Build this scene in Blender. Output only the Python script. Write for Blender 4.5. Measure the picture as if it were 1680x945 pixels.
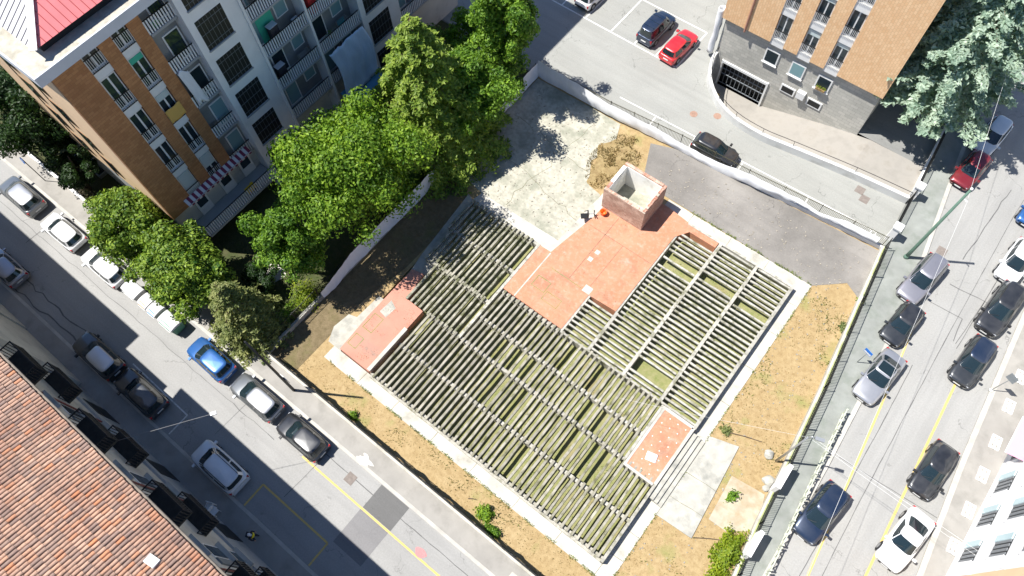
import bpy, bmesh, math, random
from mathutils import Vector, Matrix, noise
random.seed(7)
sc = bpy.context.scene
for o in list(bpy.data.objects): bpy.data.objects.remove(o, do_unlink=True)
COL = sc.collection
# ------------------------------------------------------------------ camera
F, CX, CY, H = 1200.0, 840.0, 472.5, 50.0
R = Matrix(((0.784735347298497, 0.5478905374313232, -0.2898385648831485),
            (0.618863379777388, -0.718690401343601, 0.31700508542779293),
            (-0.03462010789722736, -0.42813556966198185, -0.903051151441265)))
cam = bpy.data.objects.new('camera', bpy.data.cameras.new('camera')); COL.objects.link(cam)
rt, dn, fw = R.col[0], R.col[1], R.col[2]
cm = Matrix.Identity(4)
for i in range(3):
    cm[i][0], cm[i][1], cm[i][2] = rt[i], -dn[i], -fw[i]
cm[2][3] = H
cam.matrix_world = cm
cam.data.sensor_width = 36; cam.data.lens = F / 1680 * 36
cam.data.clip_start = .5; cam.data.clip_end = 1500
sc.camera = cam
# ------------------------------------------------------------------ world, sun, exposure
AZ, EL = math.radians(31.5), math.radians(62.5)
w = bpy.data.worlds.new('World'); sc.world = w; w.use_nodes = True
sky = w.node_tree.nodes.new('ShaderNodeTexSky'); sky.sky_type = 'NISHITA'; sky.sun_disc = False; sky.ozone_density = 8.; sky.dust_density = .3
sky.sun_elevation = EL; sky.sun_rotation = math.atan2(-math.cos(AZ), -math.sin(AZ))
bg = w.node_tree.nodes['Background']; bg.inputs[1].default_value = .08
w.node_tree.links.new(sky.outputs[0], bg.inputs[0])
sun = bpy.data.objects.new('sun', bpy.data.lights.new('sun', 'SUN')); COL.objects.link(sun)
sun.data.energy = 5.0; sun.data.angle = math.radians(.5); sun.data.color = (1, .97, .92)
sun.rotation_euler = Vector((math.cos(AZ)*math.cos(EL), math.sin(AZ)*math.cos(EL), -math.sin(EL))).to_track_quat('-Z', 'Y').to_euler()
vs = sc.view_settings; vs.view_transform = 'Standard'; vs.look = 'None'; vs.gamma = 1; vs.use_curve_mapping = False
vs.exposure = .8

def un(px, py, z=0.):
    """pixel of the 1680x945 photograph -> world point at height z"""
    d = R @ Vector(((px-CX)/F, (py-CY)/F, 1)); t = (H-z)/(-d.z)
    return Vector((d.x*t, d.y*t, z))
U = lambda pts, z=0.: [tuple(un(a, b, z)[:2]) for a, b in pts]
# ------------------------------------------------------------------ helpers
def tag(o, label=None, cat=None, group=None, kind=None):
    if label: o['label'] = label
    if cat: o['category'] = cat
    if group: o['group'] = group
    if kind: o['kind'] = kind
    return o
def link(name, me, parent=None):
    o = bpy.data.objects.new(name, me); COL.objects.link(o)
    if parent is not None: o.parent = parent
    return o
def thing(name, label, cat, loc=(0, 0, 0), rz=0., group=None):
    o = link(name, None); o.location = loc; o.rotation_euler = (0, 0, rz); o.empty_display_size = .2
    return tag(o, label, cat, group)
class MB:
    """collects shapes; build() links them as ONE mesh object"""
    def __init__(s): s.v = []; s.f = []; s.m = []
    def add(s, vs, fs, mi=0):
        b = len(s.v); s.v += [tuple(v) for v in vs]; s.f += [tuple(i+b for i in f) for f in fs]; s.m += [mi]*len(fs); return s
    def box(s, x0, x1, y0, y1, z0, z1, mi=0, M=None):
        vs = [Vector((x, y, z)) for z in (z0, z1) for x, y in ((x0, y0), (x1, y0), (x1, y1), (x0, y1))]
        if M: vs = [M @ v for v in vs]
        return s.add(vs, [(3, 2, 1, 0), (4, 5, 6, 7), (0, 1, 5, 4), (1, 2, 6, 5), (2, 3, 7, 6), (3, 0, 4, 7)], mi)
    def bar(s, a, b, w, h=None, mi=0):
        """box of section w x h along a->b, a and b on the axis"""
        a, b = Vector(a), Vector(b); h = h or w; d = b-a; L = d.length; d.normalize()
        up = Vector((0, 0, 1)) if abs(d.z) < .95 else Vector((0, 1, 0))
        sd = d.cross(up).normalized(); up = sd.cross(d)
        M = Matrix((( d.x, sd.x, up.x, a.x), (d.y, sd.y, up.y, a.y), (d.z, sd.z, up.z, a.z), (0, 0, 0, 1)))
        return s.box(0, L, -w/2, w/2, -h/2, h/2, mi, M)
    def prism(s, poly, z0, z1, mi=0):
        n = len(poly)
        A = sum(poly[i][0]*poly[(i+1) % n][1]-poly[(i+1) % n][0]*poly[i][1] for i in range(n))
        if A < 0: poly = poly[::-1]
        vs = [(p[0], p[1], z0) for p in poly]+[(p[0], p[1], z1) for p in poly]
        return s.add(vs, [tuple(range(n-1, -1, -1)), tuple(range(n, 2*n))]+[(i, (i+1) % n, (i+1) % n+n, i+n) for i in range(n)], mi)
    def tube(s, pts, rs, n=8, mi=0, cap=True):
        pts = [Vector(p) for p in pts]
        if not hasattr(rs, '__len__'): rs = [rs]*len(pts)
        vs = []; fs = []
        for i, p in enumerate(pts):
            d = (pts[min(i+1, len(pts)-1)]-pts[max(i-1, 0)]).normalized()
            up = Vector((0, 0, 1)) if abs(d.z) < .9 else Vector((1, 0, 0))
            a = d.cross(up).normalized(); b = a.cross(d)
            vs += [p+(a*math.cos(2*math.pi*k/n)+b*math.sin(2*math.pi*k/n))*rs[i] for k in range(n)]
        for i in range(len(pts)-1):
            fs += [(i*n+k, i*n+(k+1) % n, (i+1)*n+(k+1) % n, (i+1)*n+k) for k in range(n)]
        if cap: fs += [tuple(range(n-1, -1, -1)), tuple(range(len(vs)-n, len(vs)))]
        return s.add(vs, fs, mi)
    def lathe(s, prof, c=(0, 0, 0), n=12, mi=0):
        """prof: (r, z) list, axis +z through c"""
        vs = [(c[0]+r*math.cos(2*math.pi*k/n), c[1]+r*math.sin(2*math.pi*k/n), c[2]+z) for r, z in prof for k in range(n)]
        fs = [(i*n+k, i*n+(k+1) % n, (i+1)*n+(k+1) % n, (i+1)*n+k) for i in range(len(prof)-1) for k in range(n)]
        fs += [tuple(range(n-1, -1, -1)), tuple(range(len(vs)-n, len(vs)))]
        return s.add(vs, fs, mi)
    def grid(s, rows, mi=0, closed=False):
        nr, nc = len(rows), len(rows[0]); vs = [p for r in rows for p in r]; fs = []
        for i in range(nr-1):
            for j in range(nc if closed else nc-1):
                k = (j+1) % nc; fs.append((i*nc+j, i*nc+k, (i+1)*nc+k, (i+1)*nc+j))
        return s.add(vs, fs, mi)
    def mesh(s, name, mats, smooth=False):
        me = bpy.data.meshes.new(name); me.from_pydata(s.v, [], s.f)
        for m in (mats if isinstance(mats, (list, tuple)) else [mats]): me.materials.append(m)
        if max(s.m, default=0): me.polygons.foreach_set('material_index', s.m)
        if smooth: me.polygons.foreach_set('use_smooth', [True]*len(s.f))
        me.update(); return me
    def build(s, name, mats, parent=None, smooth=False, local=False):
        """world coordinates unless local; a parent at a location is compensated"""
        if parent is not None and not local:
            p = parent; off = Vector((0, 0, 0))
            while p is not None: off += p.location; p = p.parent
            s.v = [(v[0]-off.x, v[1]-off.y, v[2]-off.z) for v in s.v]
        return link(name, s.mesh(name, mats, smooth), parent)
def struct(name, mb, mats, smooth=False): return tag(mb.build(name, mats, None, smooth), kind='structure')
def dup(o, parent=None):
    c = o.copy(); COL.objects.link(c)
    if parent is not None: c.parent = parent
    for ch in o.children: dup(ch, c)
    return c
def fbm(x, y, z=0.): return noise.fractal(Vector((x, y, z)), 1., 2., 4)
# ------------------------------------------------------------------ materials
MATS = {}
class NT:
    def __init__(s, name):
        s.m = bpy.data.materials.new(name); s.m.use_nodes = True; s.t = s.m.node_tree; s.b = s.t.nodes['Principled BSDF']
        MATS[name] = s.m
        s.geo = s.n('ShaderNodeNewGeometry')
    def n(s, t, **k):
        nd = s.t.nodes.new(t)
        for a, v in k.items(): setattr(nd, a, v)
        return nd
    def l(s, a, b): s.t.links.new(a, b)
    def math(s, op, a, b=None, c=None):
        nd = s.n('ShaderNodeMath', operation=op)
        for i, v in enumerate((a, b, c)):
            if v is None: continue
            if isinstance(v, (int, float)): nd.inputs[i].default_value = v
            else: s.l(v, nd.inputs[i])
        return nd.outputs[0]
    def noise(s, scale, detail=5., rough=.6, vec=None, dist=0.):
        nd = s.n('ShaderNodeTexNoise'); nd.inputs['Scale'].default_value = scale; nd.inputs['Detail'].default_value = detail
        nd.inputs['Roughness'].default_value = rough; nd.inputs['Distortion'].default_value = dist
        s.l(vec if vec else s.geo.outputs['Position'], nd.inputs['Vector']); return nd.outputs['Fac']
    def ramp(s, fac, lo, hi):
        nd = s.n('ShaderNodeMapRange'); nd.inputs[1].default_value = lo; nd.inputs[2].default_value = hi; s.l(fac, nd.inputs[0]); return nd.outputs[0]
    def mix(s, fac, a, b, blend='MIX'):
        nd = s.n('ShaderNodeMix', data_type='RGBA', blend_type=blend)
        for sock, v in ((nd.inputs[0], fac), (nd.inputs[6], a), (nd.inputs[7], b)):
            if isinstance(v, (int, float)): sock.default_value = v
            elif isinstance(v, (tuple, list)): sock.default_value = (*v, 1)
            else: s.l(v, sock)
        return nd.outputs[2]
    def sep(s, v=None):
        nd = s.n('ShaderNodeSeparateXYZ'); s.l(v if v else s.geo.outputs['Position'], nd.inputs[0]); return nd.outputs
    def comb(s, x=0., y=0., z=0.):
        nd = s.n('ShaderNodeCombineXYZ')
        for i, v in enumerate((x, y, z)):
            if isinstance(v, (int, float)): nd.inputs[i].default_value = v
            else: s.l(v, nd.inputs[i])
        return nd.outputs[0]
    def bump(s, h, strength=.3, dist=.02):
        nd = s.n('ShaderNodeBump'); nd.inputs['Strength'].default_value = strength; nd.inputs['Distance'].default_value = dist
        s.l(h, nd.inputs['Height']); s.l(nd.outputs[0], s.b.inputs['Normal'])
    def out(s, col, rough=.85, metal=0., spec=.3, coat=0.):
        if isinstance(col, (tuple, list)): s.b.inputs['Base Color'].default_value = (*col, 1)
        else: s.l(col, s.b.inputs['Base Color'])
        s.b.inputs['Roughness'].default_value = rough; s.b.inputs['Metallic'].default_value = metal
        s.b.inputs['Specular IOR Level'].default_value = spec; s.b.inputs['Coat Weight'].default_value = coat
        return s.m
def mk(name, c, var=.2, scale=2., rough=.85, metal=0., spec=.3, coat=0., bump=0., bscale=25., dirt=None, dsc=.7, dlo=.5, dhi=.75, objrand=0.):
    """base colour with two-scale variation and an optional stain colour"""
    if name in MATS: return MATS[name]
    n = NT(name)
    lo = tuple(x*(1-var) for x in c); hi = tuple(min(1, x*(1+var)) for x in c)
    col = n.mix(n.ramp(n.noise(scale, 8), .3, .7), lo, hi)
    if objrand:
        oi = n.n('ShaderNodeObjectInfo'); f = n.ramp(oi.outputs['Random'], 0, 1)
        col = n.mix(f, col, n.mix(1., col, (1-objrand,)*3, 'MULTIPLY'))
    if dirt: col = n.mix(n.ramp(n.noise(dsc, 9, .65), dlo, dhi), col, dirt)
    if bump: n.bump(n.noise(bscale, 4), bump)
    return n.out(col, rough, metal, spec, coat)
def flat(name, c, rough=.5, metal=0., spec=.4, coat=0.):
    return MATS.get(name) or NT(name).out(c, rough, metal, spec, coat)
# --- ground surfaces
def asphalt(name, c, patch=.14, crack=.5, ax=0):
    n = NT(name)
    big = n.ramp(n.noise(.16, 6, .6), .3, .7); fine = n.ramp(n.noise(9., 6, .7), .3, .7)
    col = n.mix(big, tuple(x*(1-patch) for x in c), tuple(x*(1+patch) for x in c))
    col = n.mix(.28, col, n.mix(fine, tuple(x*.6 for x in c), tuple(x*1.35 for x in c)))
    # long streaks along and across, oil spots
    p = n.sep(); st = n.ramp(n.noise(1., 5, .6, n.comb(n.math('MULTIPLY', p[ax], .1), n.math('MULTIPLY', p[1-ax], 1.5), 0.)), .45, .75)
    col = n.mix(n.math('MULTIPLY', st, .45), col, tuple(x*.72 for x in c))
    sp = n.ramp(n.noise(1.7, 3, .5), .68, .76)
    col = n.mix(n.math('MULTIPLY', sp, .45), col, tuple(x*.5 for x in c))
    vo = n.n('ShaderNodeTexVoronoi', feature='DISTANCE_TO_EDGE'); vo.inputs['Scale'].default_value = .22
    wv = n.n('ShaderNodeVectorMath', operation='ADD'); nz = n.n('ShaderNodeTexNoise'); nz.inputs['Scale'].default_value = .9; nz.inputs['Detail'].default_value = 6
    n.l(n.geo.outputs['Position'], nz.inputs['Vector']); n.l(n.geo.outputs['Position'], wv.inputs[0])
    ms = n.n('ShaderNodeVectorMath', operation='SCALE'); ms.inputs[3].default_value = 2.2; n.l(nz.outputs['Color'], ms.inputs[0]); n.l(ms.outputs[0], wv.inputs[1])
    n.l(wv.outputs[0], vo.inputs['Vector'])
    ck = n.ramp(vo.outputs['Distance'], .007, .002)
    gate = n.ramp(n.noise(.35, 2), .5, .6)
    col = n.mix(n.math('MULTIPLY', n.math('MULTIPLY', ck, gate), crack), col, tuple(x*.3 for x in c))
    n.bump(n.noise(60., 3), .25, .01)
    return n.out(col, .75, 0, .35)
ASPH = asphalt('street_asphalt', (.285, .28, .268)); ASPH2 = asphalt('avenue_asphalt', (.3, .295, .28), .09, .5, 1)
YARD = asphalt('car_park_asphalt', (.285, .285, .262), .14, .6); STRIP = asphalt('strip_asphalt', (.215, .2, .18), .5, .6)
DARKP = asphalt('asphalt_patch', (.12, .118, .115), .2, .2); MIDP = asphalt('asphalt_patch_pale', (.185, .18, .18), .1, .2)
PAVE = mk('pavement_concrete', (.29, .275, .25), .14, .5, .8, bump=.2, dirt=(.2, .19, .17), dlo=.5, dhi=.8)
PAVE2 = mk('pavement_asphalt_green', (.235, .245, .225), .18, .6, .85, bump=.2, dirt=(.16, .18, .15), dlo=.5, dhi=.75)
KERB = mk('kerb_stone', (.42, .4, .36), .15, 1.5, .8, bump=.2)
CONC = mk('pale_concrete', (.49, .465, .41), .14, 1.6, .85, bump=.25, dirt=(.28, .265, .22), dsc=.8, dlo=.48, dhi=.72)
CONC2 = mk('speckled_concrete', (.4, .38, .31), .22, 3.5, .88, bump=.3, dirt=(.23, .235, .18), dsc=.45, dlo=.47, dhi=.66)
CONC3 = mk('stained_concrete', (.4, .385, .335), .14, 1.6, .88, bump=.25, dirt=(.2, .2, .18), dsc=.6, dlo=.48, dhi=.7)
BEAM = mk('beam_concrete', (.43, .41, .355), .22, 3.2, .88, bump=.4, bscale=14, dirt=(.15, .145, .085), dsc=1.9, dlo=.5, dhi=.68, objrand=.22)
BEAML = mk('weathered_beam_concrete', (.37, .345, .28), .28, 3.4, .9, bump=.4, bscale=14, dirt=(.12, .115, .06), dsc=1.7, dlo=.47, dhi=.66, objrand=.3)
BEAMD = mk('mossy_beam_concrete', (.34, .32, .255), .25, 3., .9, bump=.4, bscale=14, dirt=(.1, .105, .05), dsc=2., dlo=.45, dhi=.62, objrand=.2)
WHITEW = mk('white_plaster', (.76, .75, .73), .06, .8, .8, dirt=(.55, .53, .5), dsc=.5, dlo=.58, dhi=.82)
def drygrass(name, a, b, c, d, bs=.7):
    n = NT(name)
    col = n.mix(n.ramp(n.noise(.5, 8, .65), .35, .65), a, b)
    col = n.mix(n.ramp(n.noise(2.6, 8, .75), .42, .66), col, c)
    col = n.mix(n.ramp(n.noise(.42, 6, .6, n.comb(*[n.math('ADD', v, 31.) for v in n.sep()][:2])), .56, .72), col, d)
    f = n.ramp(n.noise(18., 5, .8), .3, .7); col = n.mix(.35, col, n.mix(f, tuple(x*.45 for x in a), tuple(x*1.5 for x in a)))
    n.bump(n.noise(12., 6, .8), bs, .06)
    return n.out(col, .95, 0, .1)
DRY = drygrass('dry_grass_soil', (.36, .26, .13), (.43, .325, .18), (.25, .17, .08), (.2, .23, .07), .5)
MOSS = drygrass('mossy_soil', (.24, .235, .105), (.33, .3, .165), (.16, .2, .055), (.29, .22, .13))
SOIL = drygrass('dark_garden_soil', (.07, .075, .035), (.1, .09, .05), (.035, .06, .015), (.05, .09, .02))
LEAFL = drygrass('leaf_litter_soil', (.17, .13, .075), (.22, .17, .1), (.1, .08, .04), (.14, .14, .05))
def redpad():
    n = NT('red_floor_paint')
    col = n.mix(n.ramp(n.noise(.5, 7), .3, .7), (.47, .195, .11), (.53, .245, .15))
    col = n.mix(n.ramp(n.noise(1.3, 6), .58, .75), col, (.5, .31, .23))
    col = n.mix(n.math('MULTIPLY', n.ramp(n.noise(.7, 8, .7), .5, .68), .7), col, (.27, .15, .095)); col = n.mix(n.math('MULTIPLY', n.ramp(n.noise(3.1, 9, .75), .5, .7), .45), col, (.58, .4, .31))
    col = n.mix(n.math('MULTIPLY', n.ramp(n.noise(13., 3, .6), .62, .72), .5), col, (.2, .1, .06))
    n.bump(n.noise(30., 3), .2, .01)
    return n.out(col, .8, 0, .25)
RED = redpad()
REDF = mk('pink_floor_paint', (.47, .22, .16), .1, .7, .85, dirt=(.27, .2, .16), dsc=.5, dlo=.54, dhi=.7)
def bricky(name, axis, c1, c2, mortar, bw, bh, ms=.012, rough=.8, bumps=.4, var=.5, off=.5, vert=False, plaster=None):
    n = NT(name); p = n.sep(); u = p[0] if axis == 'x' else p[1]
    vec = n.comb(p[2], u, 0.) if vert else n.comb(u, p[2], 0.)
    br = n.n('ShaderNodeTexBrick'); br.offset = off; n.l(vec, br.inputs['Vector'])
    br.inputs['Color1'].default_value = (*c1, 1); br.inputs['Color2'].default_value = (*c2, 1); br.inputs['Mortar'].default_value = (*mortar, 1)
    br.inputs['Scale'].default_value = 1; br.inputs['Mortar Size'].default_value = ms; br.inputs['Brick Width'].default_value = bw; br.inputs['Row Height'].default_value = bh
    col = n.mix(n.ramp(n.noise(.45, 7), .3, .7), br.outputs[0], n.mix(1., br.outputs[0], (1-var*.5,)*3, 'MULTIPLY'))
    if plaster:
        col = n.mix(n.ramp(n.noise(1.3, 9, .7), .46, .6), col, plaster); col = n.mix(n.math('MULTIPLY', n.ramp(n.noise(2.7, 8, .7), .52, .68), .6), col, (.2, .11, .08))
    n.bump(br.outputs['Fac'], -bumps, .02)
    return n.out(col, rough, 0, .3)
BROWN = bricky('brown_clinker', 'y', (.52, .25, .105), (.41, .18, .075), (.3, .145, .07), .42, .2, .008, .6)
TAN = bricky('tan_clinker', 'x', (.84, .57, .33), (.76, .47, .25), (.6, .38, .21), .3, .2, .01, .6, vert=True, var=.15)
TANS = mk('tan_render', (.75, .53, .33), .08, .5, .8)
STONE = bricky('grey_stone_cladding', 'x', (.56, .54, .48), (.45, .44, .39), (.35, .33, .3), .62, .31, .012, .8, .5, .4)
BRICKX = bricky('red_brick_x', 'x', (.4, .17, .11), (.52, .32, .23), (.45, .4, .33), 0.28, .075, .014, .85, .5, .6, plaster=(.56, .42, .33))
BRICKY = bricky('red_brick_y', 'y', (.34, .13, .085), (.44, .22, .15), (.42, .36, .3), .28, .075, .014, .85, .5, .6, plaster=(.46, .3, .23))
# --- things
GLASS = NT('window_glass').out((.018, .03, .038), .06, 0, .6)
GLASST = NT('teal_blind_glass').out((.2, .33, .35), .2, 0, .5)
DARKG = flat('dark_opening', (.012, .014, .015), .5)
FRAME = mk('white_frame', (.72, .72, .7), .04, 3., .5)
IRON = flat('dark_iron', (.02, .021, .022), .5, .3)
IRONG = mk('green_grey_metal', (.12, .2, .15), .1, 3., .45, .2)
STEEL = flat('galvanised_steel', (.42, .43, .43), .4, .6)
GREYW = mk('grey_painted_wall', (.33, .34, .34), .1, .6, .8)
WHITEP = flat('white_road_paint', (.68, .67, .63), .7)
def roadpaint(name, c, under):
    n = NT(name); return n.out(n.mix(n.ramp(n.noise(6., 8, .75), .5, .66), c, under), .75)
YELP = roadpaint('yellow_road_paint', (.62, .44, .13), (.36, .31, .2)); WHP = roadpaint('worn_white_paint', (.66, .65, .62), (.36, .35, .33))
REDP = roadpaint('pink_spray_paint', (.6, .2, .2), (.3, .26, .25))
def tarpm(name, c):
    n = NT(name); p = n.sep()
    f = n.noise(1., 6, .7, n.comb(n.math('MULTIPLY', p[0], 2.), n.math('MULTIPLY', p[1], 2.), n.math('MULTIPLY', p[2], .7)))
    n.bump(f, .35, .06); return n.out(n.mix(n.ramp(f, .3, .75), tuple(x*.85 for x in c), c), .6, 0, .3)
TARP = tarpm('white_tarpaulin', (.8, .81, .82))
NET = mk('dark_net', (.025, .03, .026), .3, 4., .8)
def leafm(name, a, b, trans=.35):
    n = NT(name); oi = n.geo.outputs['Random Per Island']
    col = n.mix(oi, a, b)
    col = n.mix(n.ramp(n.noise(.7, 3), .35, .65), col, n.mix(1., col, (.5, .6, .55), 'MULTIPLY'))
    d = n.b; n.out(col, .5, 0, .3)
    tr = n.n('ShaderNodeBsdfTranslucent'); n.l(n.mix(1., col, (1.5, 1.6, .7), 'MULTIPLY'), tr.inputs[0])
    mx = n.n('ShaderNodeMixShader'); mx.inputs[0].default_value = trans
    n.l(d.outputs[0], mx.inputs[1]); n.l(tr.outputs[0], mx.inputs[2]); n.l(mx.outputs[0], n.t.nodes['Material Output'].inputs[0])
    return n.m
BARK = mk('bark', (.11, .08, .055), .3, 5., .95, bump=.6)
L_BRIGHT = leafm('leaf_bright_green', (.075, .17, .01), (.31, .44, .04))
L_MAG = leafm('leaf_magnolia', (.04, .11, .012), (.32, .42, .05), .27)
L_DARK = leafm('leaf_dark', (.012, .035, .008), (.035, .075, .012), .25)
L_MID = leafm('leaf_mid_green', (.055, .14, .012), (.27, .42, .045))
L_OLIVE = leafm('leaf_olive', (.14, .17, .045), (.38, .38, .15))
L_CON = leafm('needle_green', (.12, .2, .018), (.38, .46, .08))
L_CEDAR = leafm('needle_blue_green', (.2, .28, .21), (.54, .62, .51), .25)
L_LIME = leafm('leaf_lime', (.16, .24, .012), (.36, .4, .03))
L_DRY = leafm('grass_dry', (.2, .14, .05), (.42, .31, .14), .2)
L_MOSS = leafm('grass_green', (.14, .21, .03), (.38, .42, .1), .25)
# ================================================================== GROUND
PIT = (-15.9, 3.9, 40.6, 46.0)
B = 400
HOLES = [(-23.3, .63, 5.9, 21.6), (-10.95, .63, 21.6, 29.95)]      # sunken crawl space under the joists
def halfplane(poly, ax, v, keep):
    out_ = []
    for i in range(len(poly)):
        p, q = poly[i], poly[(i+1) % len(poly)]; a_, b_ = (p[ax]-v)*keep, (q[ax]-v)*keep
        if a_ >= 0: out_.append(p)
        if a_*b_ < 0: t_ = a_/(a_-b_); out_.append((p[0]+(q[0]-p[0])*t_, p[1]+(q[1]-p[1])*t_))
    return out_
def cut(polys, h):
    out_ = []
    for p in polys:
        m_ = halfplane(halfplane(p, 0, h[0], 1), 0, h[1], -1)
        for q in (halfplane(p, 0, h[0], -1), halfplane(p, 0, h[1], 1), halfplane(m_, 1, h[2], -1) if m_ else [], halfplane(m_, 1, h[3], 1) if m_ else []):
            if len(q) > 2: out_.append(q)
    return out_
g = MB(); pl = [[(-B, -B), (B, -B), (B, B), (-B, B)]]
for h_ in [PIT]+HOLES: pl = cut(pl, h_)
for q in pl: g.add([(x, y, -.03) for x, y in q], [tuple(range(len(q)))])
struct('ground', g, asphalt('far_ground', (.2, .2, .19)))
def sheet(name, poly, z, m, t=None):
    b = MB()
    if t: b.prism(poly, z-t, z)
    else:
        n = len(poly); A = sum(poly[i][0]*poly[(i+1) % n][1]-poly[(i+1) % n][0]*poly[i][1] for i in range(n))
        b.add([(p[0], p[1], z) for p in (poly if A > 0 else poly[::-1])], [tuple(range(n))])
    return struct(name, b, m)
rect = lambda x0, x1, y0, y1: [(x0, y0), (x1, y0), (x1, y1), (x0, y1)]
KY = .72                                     # kerb of the lot side of the left street
sheet('street', rect(-110, 9.5, -6.1, KY), 0., ASPH)
sheet('pavement', rect(-110, 8.2, KY+.22, 2.62), .12, PAVE, .14)
sheet('kerb', rect(-110, 8.2, KY, KY+.22), .13, KERB, .16)
sheet('pavement', rect(-110, 12, -9.5, -6.32), .12, PAVE, .14)
sheet('kerb', rect(-110, 12, -6.32, -6.1), .13, KERB, .16)
# right-hand avenue: kerb polylines measured from the photograph
KL = [(9.7, 0), (9.25, 11.5), (8.95, 20), (8.55, 27), (7.75, 35.3), (6.1, 45.4), (3.6, 62), (-2, 100)]
KR = [(18.2, 0), (16.45, 17.2), (15.6, 25.4), (15.0, 33.6), (14.2, 45), (13., 62), (9, 100)]
FN = [(8.25, 0), (7.62, 10.3), (7.12, 13.8), (6.72, 18.), (6.05, 24.4), (5.05, 31.9), (4.4, 36.5), (4.0, 42.7), (3.4, 48), (1.8, 62), (-4, 100)]
sheet('road', KL+KR[::-1], .004, ASPH2)
offs = lambda L, d: [(x+d, y) for x, y in L]
sheet('kerb', KL+offs(KL, -.3)[::-1], .13, KERB, .16)
sheet('pavement', offs(KL, -.3)+FN[::-1], .12, PAVE2, .14)
sheet('kerb', KR+offs(KR, .35)[::-1], .13, KERB, .16)
sheet('pavement', offs(KR, .35)+[(60, 100), (60, 0)], .12, PAVE, .14)
# garden of the flats, the car park and the fenced lot
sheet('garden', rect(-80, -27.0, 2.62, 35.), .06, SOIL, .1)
sheet('garden_path', U([(425, 432), (465, 432), (470, 452), (440, 470)], .1), .1, CONC)
ramp_edge = [(-15.7, 46.05), (-15.6, 45.1), (-14.7, 43.2), (-12.9, 41.6), (-10.8, 40.8), (-8.2, 40.65), (-5.6, 41.0), (-.5, 41.7), (3.9, 42.1)]
sheet('car_park', [(-80, 35.0), (-26.9, 35.2), (-13, 36.0), (4.4, 37.2), (3.95, 42.2)]+ramp_edge[::-1]+[(-15.7, 70), (-80, 70)], .01, YARD)
lot = [(-26.9, 2.62), (8.2, 2.62), (7.6, 10.3), (7.1, 13.8), (6.7, 18), (6.03, 24.4), (5.03, 31.9), (4.38, 36.5), (4.3, 37.1), (-13, 35.9), (-26.9, 35.1)]
pl = [lot]
for h_ in HOLES: pl = cut(pl, h_)
g = MB()
for q in pl: g.prism(q, -.02, .05)
struct('lot_ground', g, DRY)
ZG = -.18; sheet('mossy_ground', rect(-23.5, .7, 5.8, 30.05), ZG, MOSS)
sheet('soil_strip', [(-26.85, 2.7), (-24.4, 2.7), (-24.3, 10), (-23.6, 14), (-23.4, 21), (-25.2, 23.2), (-26.85, 25)], .066, LEAFL)
sheet('concrete_yard', [(-25.4, 23.1), (-26.75, 25.5), (-26.75, 34.8), (-20.6, 35.0), (-18.2, 35.0), (-17.4, 33), (-18., 30.5), (-16.8, 28.5), (-15.5, 28.3), (-14.9, 23.1), (-17.2, 22.7), (-23.2, 22.7)], .078, CONC2, .03)
sheet('asphalt_strip', [(-15.1, 34.9), (-13.5, 31.3), (-9, 31.3), (1.6, 31.2), (3.6, 33.0), (4.75, 32.4), (4.2, 36.9), (-13, 35.7)], .074, STRIP, .03)
sheet('concrete_path', rect(-23.5, 1.64, 4.83, 5.9), .1, CONC, .3)
sheet('concrete_path', rect(.63, 1.64, 5.9, 31.2), .1, CONC, .3)
sheet('concrete_path', rect(-10.9, .63, 29.95, 31.2), .1, CONC, .3)
sheet('concrete_path', [(-24.1, 5.9), (-22.85, 5.9), (-22.85, 10.9), (-23.6, 10.9), (-23.75, 8.6), (-24.4, 8.4), (-24.6, 7.0)], .1, CONC3, .4)
sheet('concrete_path', [(-23.4, 15.6), (-22.85, 12.2), (-21.8, 12.2), (-21.8, 15.6), (-23.2, 21.7), (-24., 22)], .09, CONC3, .4)
sheet('concrete_path', [(-23.4, 21.7), (-16., 21.6), (-15.3, 21.6), (-14.2, 30.9), (-15.3, 30.9), (-15.7, 22.9), (-23.2, 22.7)], .1, CONC, .06)
# slab with two steps beside the platform and the low pad next to it
sl = U([(1150, 712), (1212, 732), (1135, 882), (1072, 842)])
sheet('concrete_slab', [(1.66, 10.35), (4.25, 10.5), (3.6, 17.5), (1.66, 16.9)], .14, CONC3, .1)
sheet('concrete_slab', U([(1200, 781), (1228, 797), (1254, 812), (1244, 862), (1228, 872), (1190, 872), (1162, 852)]), .11, mk('sandy_concrete', (.42, .37, .28), .15, 1.5, .9, bump=.2, dirt=(.33, .25, .15), dlo=.45, dhi=.65), .08)
for i in range(3): struct('step', MB().box(.66+.33*i, .98+.33*i, 10.9, 16.3, .1, .55-.15*i), CONC3)
# markings (z-stacked sheets)
def strip(name, a, b, wd, m, z=.012):
    a, b = Vector(a), Vector(b); d = (b-a).normalized(); nrm = Vector((-d.y, d.x))*wd/2
    return sheet(name, [tuple(a+nrm), tuple(a-nrm), tuple(b-nrm), tuple(b+nrm)], z, m)
strip('yellow_line', (-19.6, -1.3), (9, -1.3), .13, YELP)
for a, b in (((-20.35, -4.3), (-14.2, -4.3)), ((-20.35, -4.3), (-20.35, -6.05)), ((-14.2, -4.3), (-14.2, -6.05))): strip('bay_line', a, b, .13, YELP)
for a, b in (((-34.4, -4.2), (-28.2, -4.3)), ((-28.2, -4.3), (-28.2, -6.0))): strip('bay_line', a, b, .1, WHP)
def line(name, pts, wd, m, z): 
    for a, b in zip(pts, pts[1:]): strip(name, a, b, wd, m, z)
line('yellow_line', [(9.0, 32.6), (9.8, 26), (11.19, 13.1), (12.4, 2)], .16, YELP, .016)
line('yellow_line', [(13.0, 33.2), (13.45, 25), (14.02, 15.3), (14.8, 2)], .16, YELP, .016)
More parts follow.
